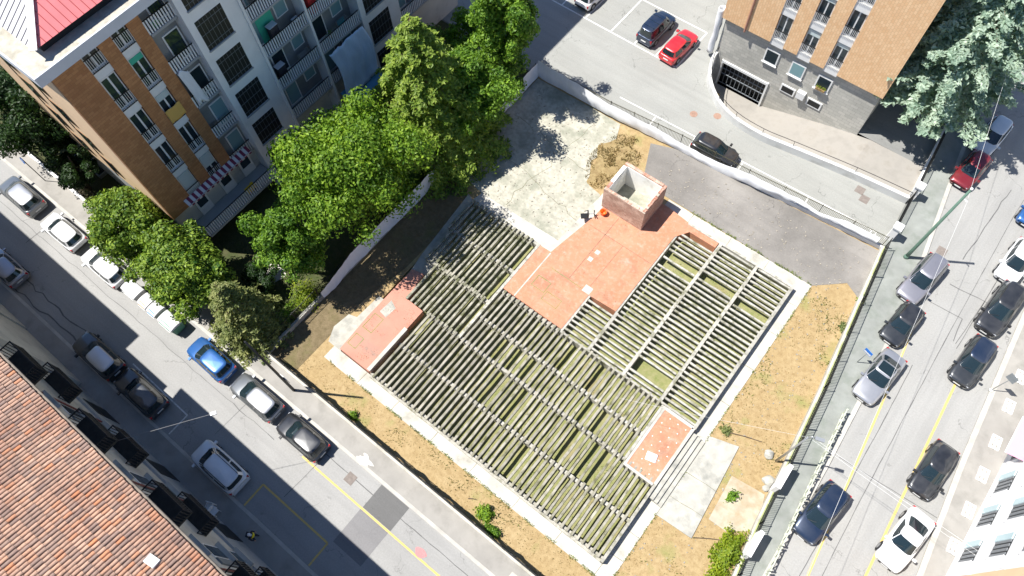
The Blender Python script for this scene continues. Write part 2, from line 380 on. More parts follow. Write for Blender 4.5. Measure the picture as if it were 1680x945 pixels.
for a, b in (((-40, 43.05), (-17.9, 43.0)), ((-17.85, 43.0), (-17.8, 48)), ((-24.8, 48), (-17.8, 48)), ((-24.8, 43.1), (-24.75, 48)), ((-22.3, 43.1), (-22.25, 44.4)), ((-20.0, 43.1), (-19.95, 44.4)), ((-27.6, 43.1), (-27.55, 48)), ((-30.3, 43.1), (-30.2, 48))): strip('bay_line', a, b, .13, WHP, .02)
for a, b in (((-19.9, 37.4), (3.3, 38.3)), ((3.3, 38.3), (3.5, 37.3)), ((-16.2, 36.2), (-16.3, 37.5)), ((-12.4, 36.3), (-12.5, 37.7)), ((-8.0, 36.4), (-8.1, 37.8)), ((-2.2, 36.8), (-2.3, 38.)), ((2.9, 37.2), (3.0, 38.25))): strip('bay_line', a, b, .11, WHP, .02)
sheet('asphalt_patch', rect(-13.95, -11.45, -1.2, .68), .006, DARKP)
sheet('asphalt_patch', rect(-14.0, -11.5, -4.0, -1.25), .006, MIDP)
b = MB(); b.add([(-9+.42*math.cos(t)*(1+.2*math.sin(3*t)), -1.0+.3*math.sin(t), .017) for t in [k*math.pi/8 for k in range(16)]], [tuple(range(16))]); struct('spray_mark', b, REDP)
b = MB(); b.add([(-15.9+.55*math.cos(t)*(1+.3*math.sin(4*t)+.2*math.sin(9*t)), 1.15+.35*math.sin(t)*(1+.3*math.cos(3*t)), .136) for t in [k*math.pi/16 for k in range(32)]], [tuple(range(32))]); struct('plaster_spill', b, roadpaint('plaster_dust', (.55, .54, .5), (.33, .31, .28)))
SEAM = flat('tar_seam', (.11, .108, .105), .7)
def wiggly(pts, wd, amp, seed, z=.0145):
    L = []; 
    for i in range(len(pts)-1):
        a, b2 = Vector(pts[i]), Vector(pts[i+1]); k = max(2, int((b2-a).length/.7))
        for j in range(k):
            p = a.lerp(b2, j/k); L.append((p.x+amp*fbm(p.x*.8, p.y*.8, seed), p.y+amp*fbm(p.x*.8, p.y*.8, seed+9)))
    L.append(pts[-1]); mb = MB(); prev = None
    for i in range(len(L)-1):
        a, b2 = Vector(L[i]), Vector(L[i+1]); d = (b2-a); 
        if d.length < 1e-4: continue
        d.normalize(); n2 = Vector((-d.y, d.x))*wd*(.35+.5*abs(fbm(a.x*1.7, a.y*1.7, seed+3)))
        mb.add([(a.x+n2.x, a.y+n2.y, z), (a.x-n2.x, a.y-n2.y, z), (b2.x-n2.x, b2.y-n2.y, z), (b2.x+n2.x, b2.y+n2.y, z)], [(0, 1, 2, 3)])
    return mb
for i, (pts, wd, amp) in enumerate([([(-75, -5.1), (-36, -4.9)], .09, .5), ([(-50, -6.0), (-37, -5.6)], .1, .3), ([(-19.5, -.2), (6, -.15)], .05, .05),
        ([(11.4, 60), (11.0, 46), (11.2, 34), (11.6, 20), (12.4, 3)], .04, .03), ([(9.9, 48), (9.5, 40)], .07, .15), ([(10.2, 30), (10.7, 18), (11, 3)], .05, .06),
        ([(12.3, 44), (12.1, 33)], .05, .05), ([(9.6, 37.5), (12.4, 37.7)], .05, .05), ([(9.0, 35.3), (11.5, 35.4), (11.7, 33.4)], .05, .05), ([(12.2, 37.7), (11.9, 33.3)], .05, .05),
        ([(-25.6, -4), (-25.4, .7)], .03, .05), ([(-18.6, -4), (-18.4, -.6)], .035, .05), ([(-49.5, -2.9), (-49.3, .7)], .05, .05), ([(-60, -1.9), (-22, -1.7)], .035, .1), ([(9.2, 21), (16, 21.3)], .04, .05)]):
    struct('tar_seam', wiggly(pts, wd, amp, i*7.3), SEAM)
for x, y, z in ((-12.2, 40.6, .016), (-13.9, 39.6, .016)): struct('drain_cover', MB().lathe([(.33, 0), (.33, .004)], (x, y, z), 14), mk('rusty_iron', (.3, .19, .14), .2, 4.))
for px, py in ((1418, 327), (1411, 312), (575, 785), (1545, 412)):
    p = un(px, py); struct('drain_cover', MB().box(p.x-.35, p.x+.35, p.y-.35, p.y+.35, .0, .0175), mk('iron_cover', (.2, .17, .15), .2, 4.))
struct('paving_patch', MB().box(-3.6, -3., 1.2, 1.8, .12, .126), CONC)
# ================================================================== PLATFORM OF THE DEMOLISHED BUILDING
ZT = .72        # top of the joists
def joist_mesh(L, wd, hh, seed, mat):
    """beam along +x with slightly uneven top and chipped ends"""
    rr = random.Random(seed); mb = MB(); n = 5; rows = []
    for i in range(n+1):
        x = L*i/n; dy = rr.uniform(-.014, .014); dz = rr.uniform(-.014, .014); k = wd/2*rr.uniform(.86, 1.08)
        if i in (0, n): x += rr.uniform(-.04, .04)
        rows.append([(x, -k+dy, -hh+dz), (x, k+dy, -hh+dz), (x, k+dy, dz-.015), (x, k*.8+dy, dz), (x, -k*.8+dy, dz), (x, -k+dy, dz-.015)])
    mb.grid([r[::-1] for r in rows], closed=True); mb.add(rows[0], [tuple(range(6))]); mb.add(rows[-1], [tuple(range(5, -1, -1))])
    return mb.mesh('joist', mat)
left = thing('joist_platform', 'rows of bare grey concrete joists beside the pink slab, long ones running towards the trees', 'foundation', (-19.8, 5.9, .05))
right = thing('joist_platform', 'tight rows of pale concrete joists on long girders beside the red floor and asphalt strip', 'foundation', (-10.9, 16.8, .05))
def wallx(par, x0, x1, y, z=ZT-.2, t=.24, m=BEAM): MB().box(x0, x1, y-t/2, y+t/2, ZG-.02, z).build('girder', m, par)
def wally(par, x, y0, y1, z=ZT-.2, t=.26, m=BEAM): MB().box(x-t/2, x+t/2, y0, y1, ZG-.02, z).build('girder', m, par)
XJ = lambda px, py: un(px, py, ZT).x
def rowy(par, xs0, xs1, y0, y1, pitch, holes, m, dbl=.12, skew=0., wd=.18):
    """joists that run along +y, from x0 to x1"""
    ms = [joist_mesh(y1-y0+.22, wd, .2, i+len(par.children), m) for i in range(3)]
    x = xs0; k = 0
    while x < xs1:
        if not any(abs(x-h) < pitch*.5 for h in holes):
            o = link('joist', ms[k % 3], par); st = .1*(1 if k % 2 else -1)*0
            o.location = Vector((x+random.uniform(-.02, .02), y0-.11+random.uniform(-.03, .03), ZT+random.uniform(-.015, .015)))-par.location
            o.rotation_euler = (0, 0, math.pi/2+random.uniform(-.012, .012))
        x += pitch; k += 1
def rowx(par, ys0, ys1, x0, x1, pitch, holes, m, wd=.15):
    ms = [joist_mesh(x1-x0-.04, wd, .13, i+100+len(par.children), m) for i in range(3)]
    y = ys0; k = 0
    while y < ys1:
        if not any(abs(y-h) < pitch*.5 for h in holes):
            o = link('joist', ms[k % 3], par)
            o.location = Vector((x0+.02+random.uniform(-.015, .015), y+random.uniform(-.015, .015), ZT+random.uniform(-.012, .012)))-par.location
            o.rotation_euler = (0, 0, random.uniform(-.004, .004))
        y += pitch; k += 1
hx = lambda *p: [XJ(a, b) for a, b in p]
P = .415
rowy(left, -19.35, .45, 5.95, 8.87, P, hx((826, 778)), BEAML)
rowy(left, -19.35, .45, 8.87, 11.97, P, hx((797, 636), (840, 668), (928, 725), (962, 762), (978, 775)), BEAML)
rowy(left, -16.05, -1.95, 11.97, 14.15, P, hx((815, 582), (838, 590), (866, 608), (950, 680), (985, 695)), BEAML)
rowy(left, -16.05, -1.95, 14.15, 16.75, P, hx((930, 588), (975, 620)), BEAML)
rowy(left, -21.55, -16.85, 11.97, 15.4, P, [], BEAMD)
rowy(left, -22.6, -16.85, 15.4, 18.5, P, [], BEAMD)
rowy(left, -23.0, -16.85, 18.5, 21.5, P, [], BEAMD)
MB().box(-19.75, .6, 5.9, 6.06, ZG-.02, ZT-.2).build('girder', BEAM, left)
for y, x0, x1 in ((8.87, -19.6, .5), (11.97, -19.6, -1.9), (14.15, -16.3, -1.9), (16.75, -16.3, -10.9), (15.4, -22.7, -16.6), (18.5, -23., -16.6), (21.5, -23.2, -16.4)): wallx(left, x0, x1, y)
wally(left, -16.45, 11.85, 21.4, ZT+.02, .22)
wally(left, .53, 5.7, 11.8, ZT+.03, .2); wally(left, -2.0, 11.85, 16.6, ZT+.02, .2)
MB().box(-19.75, .63, 5.7, 5.896, .02, .3).build('girder', BEAM, left)
rowx(right, 17.15, 20.2, -10.8, -8.6, .405, [], BEAM)
hy = lambda *p: [un(a, b, ZT).y for a, b in p]
rowx(right, 17.05, 29.2, -8.34, -5.58, .405, hy((1098, 435), (1122, 432)), BEAM)
rowx(right, 17.05, 29.85, -5.34, -2.48, .405, hy((1178, 471), (1075, 613), (1072, 618)), BEAM)
rowx(right, 16.75, 29.85, -2.22, .5, .405, hy((1230, 503), ), BEAM)
for x, y0, y1 in ((-8.46, 16.8, 20.4), (-5.46, 16.7, 29.9), (-2.35, 16.7, 29.95), (.55, 16.5, 29.95)): wally(right, x, y0, y1, ZT+.01, .24)
MB().box(-10.9, -2.4, 16.66, 16.8, ZG-.02, ZT+.0).build('girder', BEAM, right)
MB().box(-8.4, .67, 29.8, 29.98, ZG-.02, ZT+.015).build('girder', BEAM, right)
wally(right, -10.87, 16.8, 20.3, ZT-.05, .18); wally(right, -8.56, 20.4, 29.2, ZT-.06, .18)
# floors
def floor(name, label, poly, z, m, t=.5): return tag(MB().prism(poly, z-t, z).build(name, m), label, 'floor')
big = [(-16.35, 16.9), (-10.95, 16.9), (-10.95, 20.3), (-8.62, 20.42), (-8.62, 28.25), (-7.55, 29.85), (-10.4, 30.2), (-14.4, 30.2), (-14.55, 26.1), (-15.35, 21.5), (-16.35, 21.45)]
fl = thing('red_platform', 'large weathered red painted floor around the roofless brick room', 'floor', (-12, 23, .05))
MB().prism(big, ZG-.02, ZT-.01).build('floor_slab', RED, fl)
MB().box(-8.4, -5.65, 29.3, 29.78, ZG-.02, ZT-.005).build('floor_strip', RED, fl)
def patch_frame(par, x0, x1, y0, y1, z, m):
    b = MB(); t = .06
    for q in ((x0, x1, y0, y0+t), (x0, x1, y1-t, y1), (x0, x0+t, y0+t, y1-t), (x1-t, x1, y0+t, y1-t)): b.box(*q, z-.02, z+.006)
    b.build('chased_line', m, par)
patch_frame(fl, -13.6, -12.2, 17.9, 18.7, ZT-.01, MOSS); patch_frame(fl, -14.9, -13.7, 18.4, 19.4, ZT-.01, MOSS)
for x, y in ((-12.5, 23.6), (-12.6, 22.8)): MB().box(x-.18, x+.18, y-.18, y+.18, ZT-.03, ZT+.004).build('filled_patch', CONC, fl)
MB().box(-14.5, -11., 20.4, 20.46, ZT-.03, ZT-.002).build('wall_trace', MOSS, fl)
MB().box(-15.35, -15.25, 16.9, 21.4, ZT-.03, ZT-.002).build('wall_trace', CONC, fl)
for q_ in ((-12.95, -12.9, 20.5, 27.1), (-14.4, -8.7, 25.2, 25.24), (-11.3, -11.26, 20.9, 25.2)): MB().box(*q_, ZT-.03, ZT-.004).build('slab_seam', mk('seam_grime', (.26, .15, .1), .3, 4.), fl)
MB().box(-11.6, -10.95, 20.3, 20.9, ZT-.03, ZT-.001).build('wall_trace', CONC, fl)
lf = thing('pink_platform', 'faded pink floor slab with a low brick wall along its edge', 'floor', (-21.3, 9, .05))
MB().prism([(-22.8, 5.95), (-19.95, 5.95), (-19.95, 11.85), (-21.6, 11.9), (-21.9, 14.2), (-22.9, 14.), (-22.95, 9)], ZG-.02, .56).build('floor_slab', REDF, lf)
MB().box(-19.94, -19.72, 5.98, 9.95, ZG-.02, 1.0).build('brick_wall', BRICKY, lf)
MB().box(-19.98, -19.7, 5.95, 9.98, 1.0, 1.06).build('wall_coping', CONC, lf)
patch_frame(lf, -22.7, -21.8, 8.2, 9.6, .56, MOSS); patch_frame(lf, -22.7, -21.9, 6.6, 7.6, .56, MOSS)
MB().prism([(-22.5, 9.9), (-21.8, 9.8), (-21.7, 10.8), (-22.4, 11.1)], .5, .566).build('bare_patch', CONC3, lf)
sf = thing('dotted_platform', 'small red floor panel with rows of white dots and a white sheet on it', 'floor', (-.7, 14, .05))
MB().box(-1.9, .46, 11.75, 16.5, ZG-.02, ZT-.02).build('floor_slab', RED, sf)
b = MB()
for q in ((-1.9, .5, 16.4, 16.62), (-1.9, .5, 11.6, 11.78), (-1.92, -1.72, 11.78, 16.4), (.4, .62, 11.6, 16.5)): b.box(*q, ZG-.02, ZT+.02)
b.build('border', CONC, sf)
for j in range(8):
    for i in range(3):
        x, y = -1.4+.62*i+(.3 if j % 2 else 0), 12.1+.57*j
        MB().lathe([(.045, 0), (.042, .012)], (x, y, ZT-.02), 10).build('white_dot', WHITEP, sf)
sh = MB(); rows = []
for i in range(6):
    rows.append([(-1.15+.75*i/5*math.cos(.25)-.6*j/5*math.sin(.25)+.2, 12.75+.75*i/5*math.sin(.25)+.6*j/5*math.cos(.25), ZT+.03+.03*fbm(i*.7, j*.7)) for j in range(6)])
sh.grid(rows); o = sh.build('paper_sheet', TARP, None, True); tag(o, 'creased white sheet lying on the dotted red floor panel', 'sheet')
o.modifiers.new('s', 'SOLIDIFY').thickness = .006
# roofless room
X0, X1, Y0, Y1, Z0, Z1 = -14.65, -10.98, 27.15, 30.2, ZT-.01, 3.15
tw = thing('roofless_brick_room', 'small roofless brick room with white inner walls on the red floor', 'room', (X0, Y0, Z0))
WIN = mk('white_inner_plaster', (.85, .83, .77), .06, 1.2, .9, dirt=(.5, .46, .38), dlo=.5, dhi=.75)
t = .25
def bwall(x0, x1, y0, y1, outm, z1=Z1):
    MB().box(x0, x1, y0, y1, Z0, z1).build('wall', outm, tw)
bwall(X0, X1, Y0, Y0+t, BRICKX); bwall(X1-t, X1, Y0+t+.003, Y1, BRICKY, Z1-.02); bwall(X0, X1-t-.003, Y1-t, Y1, BRICKX, Z1+.05); bwall(X0, X0+t, Y0+t+.003, Y1-t-.003, BRICKY, Z1-.05)
for q in ((X0+t, X1-t, Y1-t-.03, Y1-t-.002), (X0+t, X1-t, Y0+t+.002, Y0+t+.03), (X0+t+.002, X0+t+.03, Y0+t+.03, Y1-t-.03), (X1-t-.03, X1-t-.002, Y0+t+.03, Y1-t-.03)): MB().box(*q, Z0+.01, Z1-.08).build('inner_plaster', WIN, tw)
MB().box(X0-.02, X0+t+.02, Y0+.9, Y1-.4, Z1-.045, Z1+.02).build('plaster_coping', WIN, tw)
MB().box(X0+1.6, X0+2.9, Y0+t, Y0+1.5, Z0, Z0+.5).build('inner_partition', WIN, tw)
for i in range(26):
    a = random.uniform(.08, .26); x, y = random.uniform(X0+1.3, X1-.5), random.uniform(Y0+.4, Y0+1.05); zz = Z0+1.0+random.uniform(-.02, .12) 
    M = Matrix.Translation((x, y, zz)) @ Matrix.Rotation(random.uniform(0, 6), 4, 'Z') @ Matrix.Rotation(random.uniform(-.6, .6), 4, 'X')
    MB().box(-a/2, a/2, -a/3, a/3, -a/4, a/4, 0, M).build('rubble_block', random.choice([BRICKX, CONC, CONC, WIN]), tw)
MB().box(X0+1.2, X1-t-.03, Y0+t+.03, Y0+1.2, Z0+.5, Z0+1.0).build('rubble_bed', CONC2, tw)
for i in range(30):                       # broken top course
    L = random.uniform(.2, .35); s = i/30
    if i < 15: p = (X0+.1+(X1-X0-.5)*s*2, Y0+.02); q = (p[0], p[0]+L, p[1], p[1]+.2)
    else: p = (X1-.24, Y0+.1+(Y1-Y0-.5)*(s-.5)*2); q = (p[0], p[0]+.22, p[1], p[1]+L)
    if random.random() < .75: MB().box(*q, Z1-.01, Z1+random.uniform(.02, .07)).build('brick', BRICKX, tw)
MB().box(X0+.25, X1-.25, Y0+.25, Y1-.25, Z0+.0, Z0+.03).build('inner_floor', CONC2, tw)
# toppled chair and orange bucket beside it
bk = thing('orange_bucket', 'orange plastic bucket beside the roofless brick room', 'bucket', (*un(990, 349, .9)[:2], ZT-.01))
OR = flat('orange_plastic', (.85, .13, .01), .4)
MB().lathe([(.2, 0), (.27, .38), (.29, .38), (.29, .41), (.25, .41), (.19, .05)], n=18).build('bucket_shell', OR, bk, True, True)
MB().tube([(-.28, 0, .38), (-.2, .12, .5), (0, .2, .55), (.2, .12, .5), (.28, 0, .38)], .012, 6).build('handle', STEEL, bk, False, True)
ch = thing('swivel_chair', 'toppled black swivel chair at the edge of the red floor', 'chair', (*un(972, 352, .9)[:2], ZT-.01), .7)
BLK = flat('black_plastic', (.012, .012, .013), .45)
b = MB()
for k in range(5):
    a = 2*math.pi*k/5; b.bar((.12, 0, .32), (.16, .32*math.cos(a), .32+.3*math.sin(a)), .05)
b.build('star_base', BLK, ch, False, True)
MB().tube([(.12, 0, .32), (-.3, 0, .3)], .03, 8).build('gas_column', STEEL, ch, False, True)
MB().box(-.38, -.3, -.23, .23, .06, .52).build('seat', BLK, ch, False, True)
MB().box(-.9, -.36, -.22, .22, .0, .07).build('backrest', BLK, ch, False, True)
MB().bar((-.3, .26, .45), (-.6, .26, .3), .04).build('armrest', BLK, ch, False, True)
# ================================================================== FLATS BESIDE THE LOT (left block)
LX, LY0, LY1, LZ = -37.6, 5.4, 37.4, 20.3
flats = thing('apartment_block', 'tall apartment block with brown clinker piers, white stair towers and red metal roof', 'building', (-44, 20, 0))
def PB(name, m, par, *q, **k): return MB().box(*q).build(name, m, par, **k)
CREAM = mk('pale_render', (.52, .51, .47), .1, .6, .8, dirt=(.3, .29, .27), dlo=.55, dhi=.8)
PB('wall', CREAM, flats, -51, LX-.5, LY0+.01, LY1, 0, LZ)
PB('end_wall', TANS, flats, -51.02, LX-.42, LY0-.15, LY0, 4.6, LZ)
PB('ground_floor_wall', GREYW, flats, -51.01, LX-.45, LY0-.05, LY0+.005, 0, 4.6)
for x in (-46.6, -43.2):                                     # window columns on the sunny end wall
    for k in range(5):
        wn = PB('window', mk('brown_frame', (.24, .13, .06), .1), flats, x-.7, x+.7, LY0-.18, LY0-.14, 5.6+3.0*k, 7.6+3.0*k)
        PB('pane', GLASS, wn, x-.6, x+.6, LY0-.19, LY0-.17, 5.7+3.0*k, 7.5+3.0*k)
    PB('window_band', flat('dark_band', (.05, .035, .02), .6), flats, x-.85, x-.75, LY0-.2, LY0-.14, 4.8, 20.)
# brown piers and window columns on the lot side
PIERS = [(LY0-.15, 7.2), (8.35, 9.25), (10.35, 11.25), (33.6, 35.0), (36.1, LY1)]
for y0, y1 in PIERS: PB('clinker_pier', BROWN, flats, LX-.5, LX, y0, y1, 4.7, LZ)
STO, BASE = 3.3, 5.25          # storey height, first railing foot
BLIND = flat('pale_blind', (.5, .58, .58), .5); GREENB = flat('green_blind', (.05, .42, .28), .6)
def french(par, y0, y1, z, x, blind=None, rail=True):
    """french window with frame, two leaves, railing and white spandrel"""
    zt = min(z+2.45, LZ-.25)
    w_ = PB('window', FRAME, par, x-.28, x-.2, y0+.04, y1-.04, z, zt+.1)
    ym = (y0+y1)/2
    if blind:
        PB('blind', blind[0], w_, x-.22, x-.17, y0+.1, y1-.1, zt-blind[1], zt); zt -= blind[1]
    for a, b_ in ((y0+.12, ym-.06), (ym+.06, y1-.12)):
        if zt-.1 > z+.5: PB('pane', GLASS if not blind or blind[1] < 1.5 else GLASST, w_, x-.21, x-.19, a, b_, z+.12, zt)
    PB('spandrel', FRAME, par, x-.3, x-.06, y0, y1, z-.62, z-.02)
    if rail:
        r = MB(); n = max(5, int((y1-y0)/.13))
        for i in range(n+1): yy = y0+.03+(y1-y0-.06)*i/n; r.box(x-.02, x+.0, yy-.012, yy+.012, z+.05, z+1.02)
        ro = r.build('railing', FRAME, par)
        MB().box(x-.03, x+.02, y0, y1, z+1.02, z+1.07).build('rail', IRON, ro); MB().box(x-.03, x+.02, y0, y1, z+.0, z+.05).build('rail', IRON, ro)
    return w_
for ci, (y0, y1) in enumerate(((7.2, 8.35), (9.25, 10.35))):
    for k in range(5):
        bl = [(BLIND, 2.2), None, None, None, None][k] if ci == 0 else [(BLIND, 1.2), None, (BLIND, .5), (GREENB, .4), None][k]
        french(flats, y0, y1, BASE-.2+STO*k+(.0), LX, bl)
PB('fascia_soffit', GREYW, flats, -51.6, LX+.5, LY0-.75, LY1+.6, LZ-.12, LZ)
# roof terrace slab with white fascia, red standing-seam hipped roof
FASC = mk('fascia_sheet', (.55, .57, .6), .05, .8, .5); GRAV = mk('roof_screed', (.45, .42, .35), .2, 2.5, .9, bump=.3, dirt=(.25, .23, .18), dlo=.5, dhi=.75)
roof = PB('roof', GRAV, flats, -51.7, LX+.52, LY0-.78, LY1+.65, LZ+.002, LZ+.35)
EX, EY = LX+.62, LY0-.88
PB('fascia', FASC, roof, EX-.1, EX, EY, LY1+.75, LZ-.25, LZ+.42); PB('fascia', FASC, roof, -51.8, EX-.102, EY, EY+.1, LZ-.25, LZ+.42)
PB('fascia', FASC, roof, -51.8, EX-.102, LY1+.65, LY1+.75, LZ-.25, LZ+.42)
ROOFR = mk('red_sheet_metal', (.7, .2, .2), .08, .8, .35, .1, .5); ROOFG = mk('pale_sheet_metal', (.6, .58, .58), .06, .8, .35, .2, .5)
rx0, rx1, ry0, ry1, rz, rh = -50.7, -37.85, 5.6, 36.6, LZ+1.05, 3.6
mx_ = (rx0+rx1)/2; hw = (rx1-rx0)/2
A_, B_, C_, D_ = (rx0, ry0, rz), (rx1, ry0, rz), (rx1, ry1, rz), (rx0, ry1, rz); R1, R2 = (mx_, ry0+hw, rz+rh), (mx_, ry1-hw, rz+rh)
MB().add([B_, C_, R2, R1], [(0, 1, 2, 3)]).build('roof_sheet', ROOFR, roof); MB().add([A_, D_, R2, R1], [(3, 2, 1, 0)]).build('roof_sheet', ROOFR, roof)
MB().add([A_, B_, R1], [(0, 1, 2)]).build('roof_sheet', ROOFG, roof); MB().add([C_, D_, R2], [(0, 1, 2)]).build('roof_sheet', ROOFG, roof)
sm = MB(); sg = MB()
def onplane(x, y):                                     # roof height
    return rz+rh*min(min(x-rx0, rx1-x)/hw, min(y-ry0, ry1-y)/hw)
y = ry0+.35
while y < ry1:
    d = min(hw, y-ry0, ry1-y); sm.bar((rx1, y, rz+.02), (rx1-d, y, onplane(rx1-d+1e-3, y)+.02), .03, .05); y += .42
x = rx0+.35
while x < rx1:
    d = min(x-rx0, rx1-x); sg.bar((x, ry0, rz+.02), (x, ry0+d, onplane(x, ry0+d-1e-3)+.02), .03, .05); x += .42
tag(sm.build('standing_seams', flat('seam_dark_red', (.3, .05, .05), .5), roof), kind='stuff'); tag(sg.build('standing_seams', flat('seam_grey', (.28, .27, .27), .5), roof), kind='stuff')
hp = MB().bar((rx1, ry0, rz+.05), (R1[0], R1[1], R1[2]+.05), .42, .05); hp.build('hip_flashing', FRAME, roof)
PB('eave_shade_box', flat('eave_gap_shade', (.02, .02, .022), .9), roof, rx0+.5, rx1-.45, ry0+.45, ry1-.5, LZ+.35, rz-.02)  # near-black box puts the shadow gap under the eave into the colour
# white stair towers with barred windows
def tower(y0, y1, x):
    t_ = PB('stair_tower', WHITEW, flats, LX-.5, x, y0, y1, 0, LZ)
    for k in range(6):
        z0 = 1.95+STO*k-.2; a, b_ = y0+.5, y1-1.15
        wn = PB('stair_window', DARKG, t_, x-.02, x+.012, a, b_, z0, z0+2.35)
        g_ = MB()
        for i in range(1, 7): yy = a+(b_-a)*i/7; g_.box(x+.014, x+.03, yy-.012, yy+.012, z0, z0+2.35)
        for j in (.35, 1.2, 2.0): g_.box(x+.012, x+.034, a, b_, z0+j-.014, z0+j+.014)
        g_.build('window_bars', flat('bar_grey', (.16, .17, .17), .5), wn)
        PB('window_sill', GREYW, wn, x, x+.1, a-.05, b_+.05, z0-.1, z0-.01)
tower(13.25, 17.0, -37.0); tower(25.7, 29.6, -36.9)
# loggias, balconies and white fins
RIB = mk('ribbed_railing', (.62, .64, .66), .1, 2., .5)
def railing(par, x, y0, y1, z, h=1., pitch=.11, m=None):
    r = MB(); n = int((y1-y0)/pitch)
    for i in range(n+1): yy = y0+(y1-y0)*i/n; r.box(x-.012, x+.012, yy-pitch*.26, yy+pitch*.26, z, z+h)
    ro = r.build('railing', m or FRAME, par); MB().box(x-.03, x+.03, y0, y1, z+h, z+h+.05).build('rail', IRON, ro); return ro
CLUT = [flat('clutter_teal', (.03, .3, .36), .5), flat('clutter_grey', (.3, .3, .32), .5), flat('clutter_dark', (.03, .03, .04), .6), flat('clutter_wood', (.3, .19, .09), .7), flat('clutter_white', (.6, .62, .65), .5), flat('clutter_red', (.45, .03, .03), .5), flat('clutter_green', (.03, .2, .08), .6)]
RECESS = mk('recess_shade_render', (.22, .225, .22), .2, .7, .85)  # darker than the main wall, painting in the shade behind the rails
def balcony(y0, y1, xf, k, depth, style):
    z = BASE-.45+STO*k
    sl_ = PB('balcony_slab', GREYW, flats, LX-.5, xf, y0, y1, z-.18, z)
    railing(sl_, xf-.05, y0, y1, z, 1.0, .19, RIB if style else FRAME)
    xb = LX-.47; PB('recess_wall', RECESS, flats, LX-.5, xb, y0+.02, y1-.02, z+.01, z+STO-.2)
    rr = random.Random(int(y0*10)+k*7)
    yd = y0+.4+rr.random()*.4
    dr = PB('balcony_door', FRAME, flats, xb, xb+.06, yd, yd+1.2, z, z+2.35)
    PB('pane', rr.choice([GLASS, GLASST, GLASST, GLASS]), dr, xb+.05, xb+.08, yd+.1, yd+1.1, z+.2, z+2.25)
    if y1-y0 > 3: 
        wn = PB('balcony_window', FRAME, flats, xb, xb+.06, yd+2., yd+3.1, z+1., z+2.3); PB('pane', GLASST, wn, xb+.05, xb+.08, yd+2.1, yd+3., z+1.1, z+2.2)
    return z
n_cl = 0
for k in range(5):
    balcony(11.28, 13.22, LX+.05, k, .5, 0)
    balcony(17.05, 21.2, -36.95, k-0, .9, 1)
    balcony(21.4, 25.65, -36.95, k, .9, 1)
    balcony(29.65, 33.55, -36.95, k, .9, 1)
for y in (21.3, 17.02): PB('fin_wall', WHITEW, flats, LX-.5, -36.85, y-.09, y+.09, .2, LZ)
# things kept on the balconies
KINDS_ = [('cupboard', 'storage cupboard', .45, .7, 1.5), ('plastic_box', 'storage box', .45, .5, .5), ('plant_pot', 'plant pot', .3, .3, .35), ('drying_rack', 'drying rack', .4, 1., .9)]
SPOT = {11.28: 'the narrow loggia by the brown pier', 17.05: 'the ribbed balcony beside the tall stair tower', 21.4: 'the ribbed balcony past the white fin'}
FLO = ['lowest', 'second', 'third', 'fourth', 'top']; CN = ['teal', 'grey', 'black', 'brown', 'white', 'red', 'green']
for y0, xf, span in ((11.28, LX+.0, 1.5), (17.05, -37.1, 3.6), (21.4, -37.1, 3.6)):
    for k in range(1, 5):
        for j in range(2 if span > 2 else 1):
            kd, lb, dx, dy, dz = random.choice(KINDS_); ci = random.randrange(7); z = BASE-.45+STO*k; yy = y0+.25+random.random()*(span-dy-.2)*(.45)+(span*.5 if j else 0)
            t_ = thing(kd, f"{CN[ci]} {lb} on {FLO[k]} floor of {SPOT[y0]}", lb.split()[-1], (xf-.6, yy, z))
            if kd == 'cupboard':
                MB().box(0, dx, 0, dy, 0, dz).build('carcass', CLUT[ci], t_, False, True)
                for s in (0, 1): MB().box(dx, dx+.02, .02+s*dy/2, dy/2-.02+s*dy/2, .05, dz-.05).build('door', CLUT[ci], t_, False, True)
                MB().box(-.02, dx+.03, -.02, dy+.02, dz, dz+.03).build('top', CLUT[4], t_, False, True)
            elif kd == 'plastic_box':
                MB().box(0, dx, 0, dy, 0, dz).build('tub', CLUT[ci], t_, False, True); MB().box(-.02, dx+.02, -.02, dy+.02, dz, dz+.04).build('lid', CLUT[4], t_, False, True)
            elif kd == 'plant_pot':
                MB().lathe([(.12, 0), (.18, .3), (.2, .3)], (.2, .2, 0), 12).build('pot', CLUT[3], t_, True, True)
                lm = MB()
                for i in range(60):
                    p = Vector((random.gauss(.2, .14), random.gauss(.2, .14), .3+random.random()*.5)); a = random.uniform(0, 6); s = .07
                    lm.add([p, p+Vector((s*math.cos(a), s*math.sin(a), .04)), p+Vector((s*math.cos(a+1), s*math.sin(a+1), .08))], [(0, 1, 2)])
                lm.build('foliage', L_MID, t_, False, True)
            else:
                fr = MB()
                for s in (0, .38): fr.bar((s, 0, 0), (.38-s, 0, .85), .02).bar((s, 1, 0), (.38-s, 1, .85), .02)
                for s in range(6): fr.bar((.38*s/5, 0, .86), (.38*s/5, 1, .86), .012)
                fr.build('frame', STEEL, t_, False, True)
                MB().box(.05, .06, .1, .8, .3, .86).build('garment', CLUT[ci], t_, False, True)
